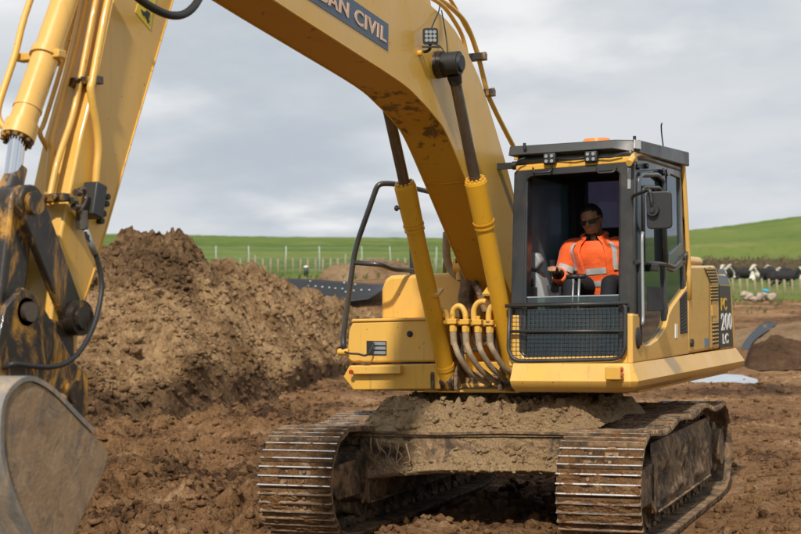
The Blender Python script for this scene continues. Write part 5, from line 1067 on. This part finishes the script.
# clothes: shirt (full rings), open jacket (rings with a gap in front), sleeves, tape, trousers
RG = [(1.90, .49, .93, .135, .185), (2.0, .52, .925, .135, .185), (2.10, .55, .92, .14, .19), (2.20, .578, .912, .14, .20), (2.28, .598, .905, .125, .215), (2.335, .612, .90, .098, .18), (2.375, .622, .897, .078, .105), (2.40, .628, .895, .072, .080)]
def torso(z, a, off):
    zz = [r_[0] for r_ in RG]; cx, cy, rx, ry = [np.interp(z, zz, [r_[k] for r_ in RG]) for k in (1, 2, 3, 4)]
    w = .010*mnoise.noise(Vector((z*11, math.sin(a)*2.4, math.cos(a)*2.4))) + .006*mnoise.noise(Vector((z*26, math.sin(a)*6, math.cos(a)*6)))
    return Vector((cx + (rx+off+w)*math.cos(a), cy + (ry+off+w)*math.sin(a), z))
def torso_shell(bm, z0, z1, nz, a0, a1, na, off, mi=0, slant=0.):
    g = [[bm.verts.new(torso(z0+(z1-z0)*i/nz + slant*math.sin(a0+(a1-a0)*j/na), a0+(a1-a0)*j/na, off)) for j in range(na+1)] for i in range(nz+1)]
    for i in range(nz):
        for j in range(na): f = bm.faces.new((g[i][j], g[i][j+1], g[i+1][j+1], g[i+1][j])); f.material_index = mi; f.smooth = True
bm = new_bm(); torso_shell(bm, 1.90, 2.36, 22, 0, 2*math.pi, 48, .004); part('shirt', bm, 'hivis', PE)
bm = new_bm(); torso_shell(bm, 2.085, 2.135, 3, -1.2, 1.2, 30, .009, slant=.012); part('shirt_tape', bm, 'tape', PE); bm = new_bm(); torso_shell(bm, 1.985, 2.03, 3, -1.2, 1.2, 30, .009); part('shirt_tape', bm, 'tape', PE)
bm = new_bm(); torso_shell(bm, 1.91, 2.395, 24, .42, 2*math.pi-.50, 60, .028)
collar = [torso(2.375, .55, .02), torso(2.40, 1.2, .024), torso(2.42, 2.2, .02), torso(2.43, 3.14, .02), torso(2.42, 4.1, .02), torso(2.40, 5.0, .024), torso(2.375, 5.7, .02)]; 
def sleeve(bm, pts, rad):
    P_ = smooth_path(pts, 5); rr = np.interp(np.linspace(0, 1, len(P_)), np.linspace(0, 1, len(rad)), rad); rr = [r_*(1+.10*mnoise.noise(p*19)+.05*mnoise.noise(p*40)) for r_, p in zip(rr, P_)]; tube(bm, P_, list(rr), 18)
CR = ER.lerp(HR_, .52); CL_ = EL_.lerp(HL_, .6)
sleeve(bm, [SR+Vector((-.02, .10, .015)), SR, SR.lerp(ER, .5)+Vector((-.01, -.01, 0)), ER+Vector((-.01, -.01, -.01)), CR], [.085, .088, .074, .066, .054]); sleeve(bm, [SL_+Vector((-.02, -.10, .015)), SL_, SL_.lerp(EL_, .5), EL_, CL_], [.085, .088, .074, .064, .052])
jk = part('jacket', bm, 'hivis', PE, recalc=False); so_ = jk.modifiers.new('s', 'SOLIDIFY'); so_.thickness = .010
bm = new_bm(); tube(bm, smooth_path(collar, 5), .022, 10); part('collar', bm, 'hivis', PE, smooth=True)
bm = new_bm(); tube(bm, smooth_path([torso(2.385, .4, .0), torso(2.40, 1.5, .0), torso(2.415, 3.14, .0), torso(2.40, 4.8, .0), torso(2.385, 5.9, .0)], 5), .020, 8); part('collar_lining', bm, 'navy', PE, smooth=True)
for am in (.80, 2*math.pi-.86): bm = new_bm(); torso_shell(bm, 2.12, 2.345, 12, am-.10, am+.10, 4, .041); part('jacket_tape', bm, 'tape', PE, recalc=False)
for q0, q1 in ((.45, 2.4), (3.9, 2*math.pi-.53)): bm = new_bm(); torso_shell(bm, 2.0, 2.05, 3, q0, q1, 20, .039); part('jacket_tape', bm, 'tape', PE, recalc=False)
for a, b, r_ in ((ER.lerp(HR_, .12), ER.lerp(HR_, .34), .068), (SR.lerp(ER, .55), SR.lerp(ER, .75), .079), (SL_.lerp(EL_, .5), SL_.lerp(EL_, .7), .078)): bm = new_bm(); cyl(bm, a, b, r_, r_*.96, 22, 0, False); part('sleeve_tape', bm, 'tape', PE, recalc=False)
bm = new_bm(); cyl(bm, CR, ER.lerp(HR_, .93), .050, .036, 16); part('cuff', bm, 'glove_black', PE, smooth='auto')
bm = new_bm()
for hx_ in (.10, -.10):
    hp_, kn, an = Vector((.48, .93+hx_, 1.985)), Vector((.90, .93+hx_*1.6, 2.0)), Vector((1.02, .93+hx_*1.4, 1.53)); limb(bm, [hp_, hp_.lerp(kn, .5), kn], [.10, .09, .07]); limb(bm, [kn, kn.lerp(an, .5), an+Vector((0, 0, .03))], [.069, .064, .058])
ellipsoid(bm, (.47, .93, 1.96), (.14, .18, .09)); tr_ = part('trousers', bm, 'navy', PE, recalc=False); remesh(tr_, .012, 2)
for hx_ in (.10, -.10):
    bm = new_bm(); an = Vector((1.02, .93+hx_*1.4, 1.53)); limb(bm, [an+Vector((-.03, 0, .03)), an+Vector((.0, 0, -.03)), an+Vector((.16, 0, -.04))], [.055, .052, .045]); b_ = part('boot', bm, 'glove_black', PE, recalc=False); remesh(b_, .01, 2)

# ------------------------------------------------------------------ middle distance and background
def zt(p, d): return float(base_z(np.array([float(d)]), np.array([float(p)]))[0])
def at(p, d, dz=0.): x, y = world_dp(d, p); return Vector((x, y, zt(p, d)+dz))
def zat(p, py, d): x, y = world_dp(d, p); return Vector((x, y, float(zpix(p, py, d))))
# pinned black membrane on the cut bank
MT = [(255, 277.5), (285, 279), (320, 280.5), (352, 283.3), (370, 284.5), (386, 285)]; MBt = [(255, 296), (285, 298), (320, 301), (352, 301.5), (368, 299.5), (384, 290)]
bm = new_bm(); rows_ = []
for t in np.linspace(0, 1, 9):
    row = []
    for s in np.linspace(0, 1, 60):
        pt = np.interp(s, np.linspace(0, 1, 6), [q[0] for q in MT]), np.interp(s, np.linspace(0, 1, 6), [q[1] for q in MT]); pb_ = np.interp(s, np.linspace(0, 1, 6), [q[0] for q in MBt]), np.interp(s, np.linspace(0, 1, 6), [q[1] for q in MBt])
        a, b = zat(*pt, 46.0), zat(*pb_, 44.2); q = a.lerp(b, t) + Vector((.9, .4, .0))*.03*mnoise.noise(Vector((s*30, t*6, 0))); row.append(bm.verts.new(q))
    rows_.append(row)
for i in range(8):
    for j in range(59): bm.faces.new((rows_[i][j], rows_[i][j+1], rows_[i+1][j+1], rows_[i+1][j]))
me_o = thing('ground_membrane', 'black sheet with white pins laid on the bank behind the mound', 'membrane', at(320, 45)); o = part('sheet', bm, 'membrane', me_o, smooth=True); so_ = o.modifiers.new('s', 'SOLIDIFY'); so_.thickness = .03
for a, b in [(289, 284), (296, 283.4), (302, 285.2), (308, 286), (315.3, 286.3), (322, 287), (329, 287.6), (335, 288.4), (342, 288.7), (345.3, 292), (353.4, 290.6), (361, 290), (369, 290), (375.5, 291.4), (314.6, 294.7), (321, 295.8), (327, 296.5), (333, 297.2), (338, 299.3), (344.4, 299.3), (283, 285), (310, 281.2), (344, 282.8), (355, 284.4)]:
    dpin = np.interp((b-280)/20, [0, 1], [45.95, 44.25]); bm = new_bm(); c = zat(a, b, dpin-.05); ellipsoid(bm, c, (.027, .027, .022), None, 8, 6); part('pin', bm, 'white_paint', me_o, smooth=True)
# fences
def fence(name, label, posts, mat, wires, top_y, base_y, dist, th, wire_mat='grey_steel', group=None):
    mid = posts[len(posts)//2][0]; f = thing(name, label, 'fence', at(mid, dist), group); tops = []
    for k, (p, dtop) in enumerate(posts):
        d_p = dist + .3*math.sin(k*1.7); b = zat(p, base_y(p), d_p); t = zat(p, top_y(p)+dtop, d_p); r_ = th*random.uniform(.85, 1.15)
        bm = new_bm(); tube(bm, [b-Vector((0, 0, .3)), b.lerp(t, .5)+Vector((.01*random.uniform(-1, 1), .01, 0)), t+Vector((random.uniform(-.02, .02), random.uniform(-.02, .02), 0))], [r_*1.05, r_, r_*.95], 8); part('post', bm, mat, f); tops.append((b, t))
    for w in wires:
        bm = new_bm(); tube(bm, [b.lerp(t, w) for b, t in tops], .006, 4); part('wire', bm, wire_mat, f)
    return f
fence('timber_fence', 'low brown batten fence beyond the black membrane', [(p, (-4 if k in (5, 17) else 0) + random.uniform(-.6, .6)) for k, p in enumerate(np.arange(218, 470, 7.5))], 'timber', (.3, .6, .9), lambda p: 258.5, lambda p: 276, 70, .045)
fence('wire_fence', 'wire fence with tall pale posts in front of the green hill', [(p, random.uniform(-.5, .8)) for p in (150, 183, 216, 249, 286, 319.5, 362, 390.5, 411, 436.5, 456, 490, 525)], 'pale_post', (.35, .55, .75, .93), lambda p: 245.5+(p-216)*.004, lambda p: 272, 78, .03)
fence('pasture_fence', 'close-set timber stake fence in front of the cows', [(p, random.uniform(-.5, .5) + (0 if p < 797 else -1.5)) for p in (732.5, 739.7, 747, 754.6, 761.7, 769, 776.5, 784, 791.7, 800, 808, 816, 824, 832)], 'timber', (.3, .6, .9), lambda p: 278.3+(p-740)*.03, lambda p: 296+(p-740)*.03, 62, .05)
# hedge
hx0, hx1 = 706, 980; hd = thing('hedge', 'long clipped brown hedge behind the cows', 'hedge', at(800, 92)); bm = new_bm(); r3 = np.random.default_rng(3)
a = zat(hx0, 276, 92); b = zat(hx1, 274, 90); hh = (float(zpix(760, 257.5, 92))-float(zpix(760, 276, 92)))
loft(bm, [a+Vector((0, 0, -.3)), b+Vector((0, 0, -.3)), b+Vector((0, 0, hh*.86)), a+Vector((0, 0, hh*.86))], [q+Vector((FH[0], FH[1], 0))*1.0 for q in (a+Vector((0, 0, -.3)), b+Vector((0, 0, -.3)), b+Vector((0, 0, hh*.86)), a+Vector((0, 0, hh*.86)))]); part('core', bm, 'hedge_core', hd)
n = 9000; V = np.zeros((n*4, 3)); sN = r3.uniform(0, 1, n); up_ = r3.uniform(-.05, 1, n); bk_ = r3.uniform(-.12, 1.1, n); ctr = np.outer(1-sN, np.array(a)) + np.outer(sN, np.array(b)); ctr[:, 2] += up_*(hh + .10*np.sin(sN*90)+.08*r3.normal(size=n)*.5); ctr[:, :2] += np.outer(bk_, FH)
for k in range(4):
    ang = r3.uniform(0, 6.28, n) + k*1.57; sz = r3.uniform(.04, .11, n); V[k::4] = ctr + np.stack([np.cos(ang)*sz, np.sin(ang)*sz*r3.uniform(-1, 1, n), np.sin(ang+.5)*sz], -1)
me = bpy.data.meshes.new('foliage'); me.from_pydata([tuple(v) for v in V], [], [(4*i, 4*i+1, 4*i+2, 4*i+3) for i in range(n)]); me.materials.append(M['hedge_leaf']); link_obj('foliage', me, hd)
# cows
def cow_mesh(lying):
    bm = new_bm(); L_ = lambda *a: limb(bm, *a)
    z0 = .48 if lying else 1.0
    L_([Vector((-.75, 0, z0-.02)), Vector((-.35, 0, z0+.02)), Vector((.15, 0, z0)), Vector((.6, 0, z0+.02))], [.30, .40, .40, .32])
    L_([Vector((.65, 0, z0+.12)), Vector((.95, .05, z0+.38)), Vector((1.08, .07, z0+.50))], [.24, .16, .13]); 
    ellipsoid(bm, (-.72, 0, z0+.2), (.22, .26, .16)); L_([Vector((-1.0, 0, z0+.22)), Vector((-1.09, .02, z0-.05)), Vector((-1.08, .03, z0-.40))], [.045, .035, .05])
    if lying:
        for x, y in ((.55, .3), (.55, -.3), (-.5, .38), (-.5, -.38)): L_([Vector((x, y*.8, .22)), Vector((x+.28, y, .10)), Vector((x-.05, y*1.1, .08))], [.12, .085, .06])
    else:
        for x in (.5,):
            for y in (-.2, .2): L_([Vector((x, y, .85)), Vector((x+.02, y, .46)), Vector((x, y, .42)), Vector((x, y, .06))], [.13, .075, .065, .06])
        for y in (-.2, .2): L_([Vector((-.68, y, .95)), Vector((-.55, y, .66)), Vector((-.82, y, .44)), Vector((-.76, y, .06))], [.19, .11, .065, .06])
        ellipsoid(bm, (-.35, 0, .58), (.2, .16, .14))
    me = finish(bm, 'cow_body', False); me.materials.append(M['cow_hide'])
    bm = new_bm(); c = Vector((1.10, .07, z0+.52)); limb(bm, [c, c+Vector((.16, .01, -.10)), c+Vector((.36, .02, -.27))], [.135, .115, .085])
    for s in (-1, 1): limb(bm, [c+Vector((-.04, s*.10, .06)), c+Vector((-.06, s*.27, .05))], [.05, .035], 8)
    mh = finish(bm, 'cow_head', False); mh.materials.append(M['cow_white']); return me, mh
CM = {k: cow_mesh(k) for k in (True, False)}
def cow(p, py, d, lying, rz, scale, label):
    loc = zat(p, py+3.5, d); c = thing('cow', label, 'cow', loc, 'dairy cows resting behind the stake fence'); c.rotation_euler = (0, 0, rz); c.scale = (scale*.78,)*3
    for nm_, me in zip(('body', 'head'), CM[lying]):
        o = bpy.data.objects.new(nm_, me); COL.objects.link(o); o.parent = c; remesh(o, .05, 2)
yw = YAW + math.pi/2     # facing left in the picture
cow(747, 276.5, 77, True, yw-.35, 1.0, 'black cow lying at the left end of the herd by the hedge'); cow(728, 275.5, 80, True, yw+.9, .9, 'pale-headed cow half hidden by the excavator counterweight')
cow(765, 277.5, 76, True, yw+.55, 1.0, 'black and white cow lying in the middle of the herd'); cow(781, 277.5, 79, True, yw-1.0, 1.05, 'black cow lying behind the largest standing cow')
cow(783, 288, 70, False, yw+math.pi-.3, .92, 'largest black cow standing nearest the fence with its head to the right'); cow(797, 281, 78, True, yw-.6, 1.1, 'black cow at the right edge of the herd under the hedge')
# debris, geotextile, steel plate, marker
db_ = thing('rubbish_pile', 'pale torn rubbish heap with a blue cap by the stake fence', 'rubbish', zat(764, 303, 52))
for k, (a, b, w_, h_) in enumerate(((748, 299, 12, 9), (759, 299.5, 6, 10), (764.5, 299.5, 5, 11), (771, 299, 10, 8), (755, 301, 14, 5), (744, 296, 8, 6))):
    bm = new_bm(); c = zat(a, b-1.5, 52); s_ = 52/1454; bmesh.ops.create_icosphere(bm, subdivisions=3, radius=1)
    for v in bm.verts: q = v.co.copy(); n_ = 1+.45*mnoise.noise(q*2.2+Vector((k*7, 0, 0))); v.co = c + Vector((q.x*.2*n_, 0, 0)) + Vector((RH[0]*q.y, RH[1]*q.y, 0))*w_*s_*.5*n_ + Vector((0, 0, max(-.1, q.z*n_*h_*s_*.55)))
    part('torn_lump', bm, 'debris', db_, smooth=True)
bm = new_bm(); c = zat(764.8, 290.5, 51.6); ellipsoid(bm, c, (.10, .10, .055)); ellipsoid(bm, c+Vector((0, .05, -.03)), (.08, .09, .05)); part('blue_cap', bm, 'blue_plastic', db_, smooth=True)
def bank_d(p, y):      # distance at which the tan bank shows at a pixel
    f_ = (p-715)/245; ty = np.interp(f_, np.linspace(0, 1, 7), [334, 326, 323, 322, 321, 322, 326]); bb = np.interp(f_, np.linspace(0, 1, 7), [352, 350, 349, 348, 347, 346, 346])
    tt_ = np.linspace(0, 1, 60); z0_, z1_ = float(zpix(p, bb, 34.2))-.12, float(zpix(p, ty, 37.2)); zz = z0_ + (z1_-z0_)*sstep(-.15, 1, tt_); yy = np.array([309 - (z-CAM.z)/(34.2+3*q)*FPX for z, q in zip(zz, tt_)]); off = yy[-1]-ty
    return float(34.2 + 3*tt_[np.argmin(np.abs(yy-off-y))])
gt = thing('geotextile_sheet', 'dark grey fabric sheet draped over the dirt bank edge', 'fabric sheet', zat(755, 338, 33))
bm = new_bm(); strip = [((739, 352), (747, 353)), ((740, 346), (748, 347)), ((743, 340.5), (752, 341.5)), ((750, 333), (760, 335)), ((758, 326), (768, 330)), ((763, 323), (774, 324.5)), ((770, 322), (777, 323))]; rows_ = []
for k, (l_, r_) in enumerate(strip):
    row = []
    for t in np.linspace(0, 1, 6): pq, yq = l_[0]+(r_[0]-l_[0])*t, l_[1]+(r_[1]-l_[1])*t + .6*math.sin(t*9+k); row.append(bm.verts.new(zat(pq, yq, bank_d(pq, yq)-.13)))
    rows_.append(row)
for a, b in zip(rows_, rows_[1:]):
    for j in range(5): bm.faces.new((a[j], a[j+1], b[j+1], b[j]))
o = part('fabric', bm, 'geotextile', gt, smooth=True); s1 = o.modifiers.new('sub', 'SUBSURF'); s1.levels = s1.render_levels = 2; so_ = o.modifiers.new('s', 'SOLIDIFY'); so_.thickness = .01
spl = thing('steel_plate', 'pale grey steel plate lying on the dirt behind the excavator', 'steel plate', zat(725, 385, 27.5))
bm = new_bm(); q = [zat(a, b, d) for a, b, d in ((690, 382.8, 27.8), (754.5, 385.5, 27.3), (755.5, 379.5, 27.4), (737, 378.3, 27.7), (692, 381.4, 27.8))]; loft(bm, q, [v + Vector((FH[0], FH[1], .02))*1.3 for v in q]); part('plate', bm, 'pale_steel', spl, bevel=.01)
mk = thing('marker_post', 'small dark green post with pale cap before the batten fence', 'marker post', zat(306, 276, 60)); bm = new_bm(); b = zat(306, 276, 60); t = zat(306, 267, 60); tube(bm, [b, b.lerp(t, .55), t], [.09, .10, .08], 10); part('stake', bm, 'green_plastic', mk)
bm = new_bm(); ellipsoid(bm, t+Vector((0, 0, .0)), (.10, .10, .06)); part('cap', bm, 'decal_white', mk, smooth=True)
# weeds on the dirt by the fence
r4 = np.random.default_rng(9); vs_, fs_ = [], []
for k in range(240):
    p = r4.uniform(660, 860) if k < 170 else r4.uniform(230, 470); d = r4.uniform(44, 62) if p > 500 else r4.uniform(50, 66); b = at(p, d, -.02 if p > 500 else .05)
    sc_ = r4.uniform(.3, .9)
    for j in range(9):
        a = r4.uniform(0, 6.28); l_ = r4.uniform(.12, .32)*sc_; dx, dy = math.cos(a)*l_*.5, math.sin(a)*l_*.5; w_ = .03*sc_; i0 = len(vs_)
        vs_ += [(b.x-dy*.15, b.y+dx*.15, b.z), (b.x+dx*.6+w_, b.y+dy*.6, b.z+l_*.7), (b.x+dx, b.y+dy, b.z+l_), (b.x+dx*.5-w_, b.y+dy*.5, b.z+l_*.6)]; fs_.append((i0, i0+1, i0+2, i0+3))
me = bpy.data.meshes.new('weeds'); me.from_pydata(vs_, [], fs_); me.materials.append(M['weed']); tag(link_obj('weeds', me), 'sparse green weeds sprouting from the bare dirt', 'weeds', None, 'stuff')
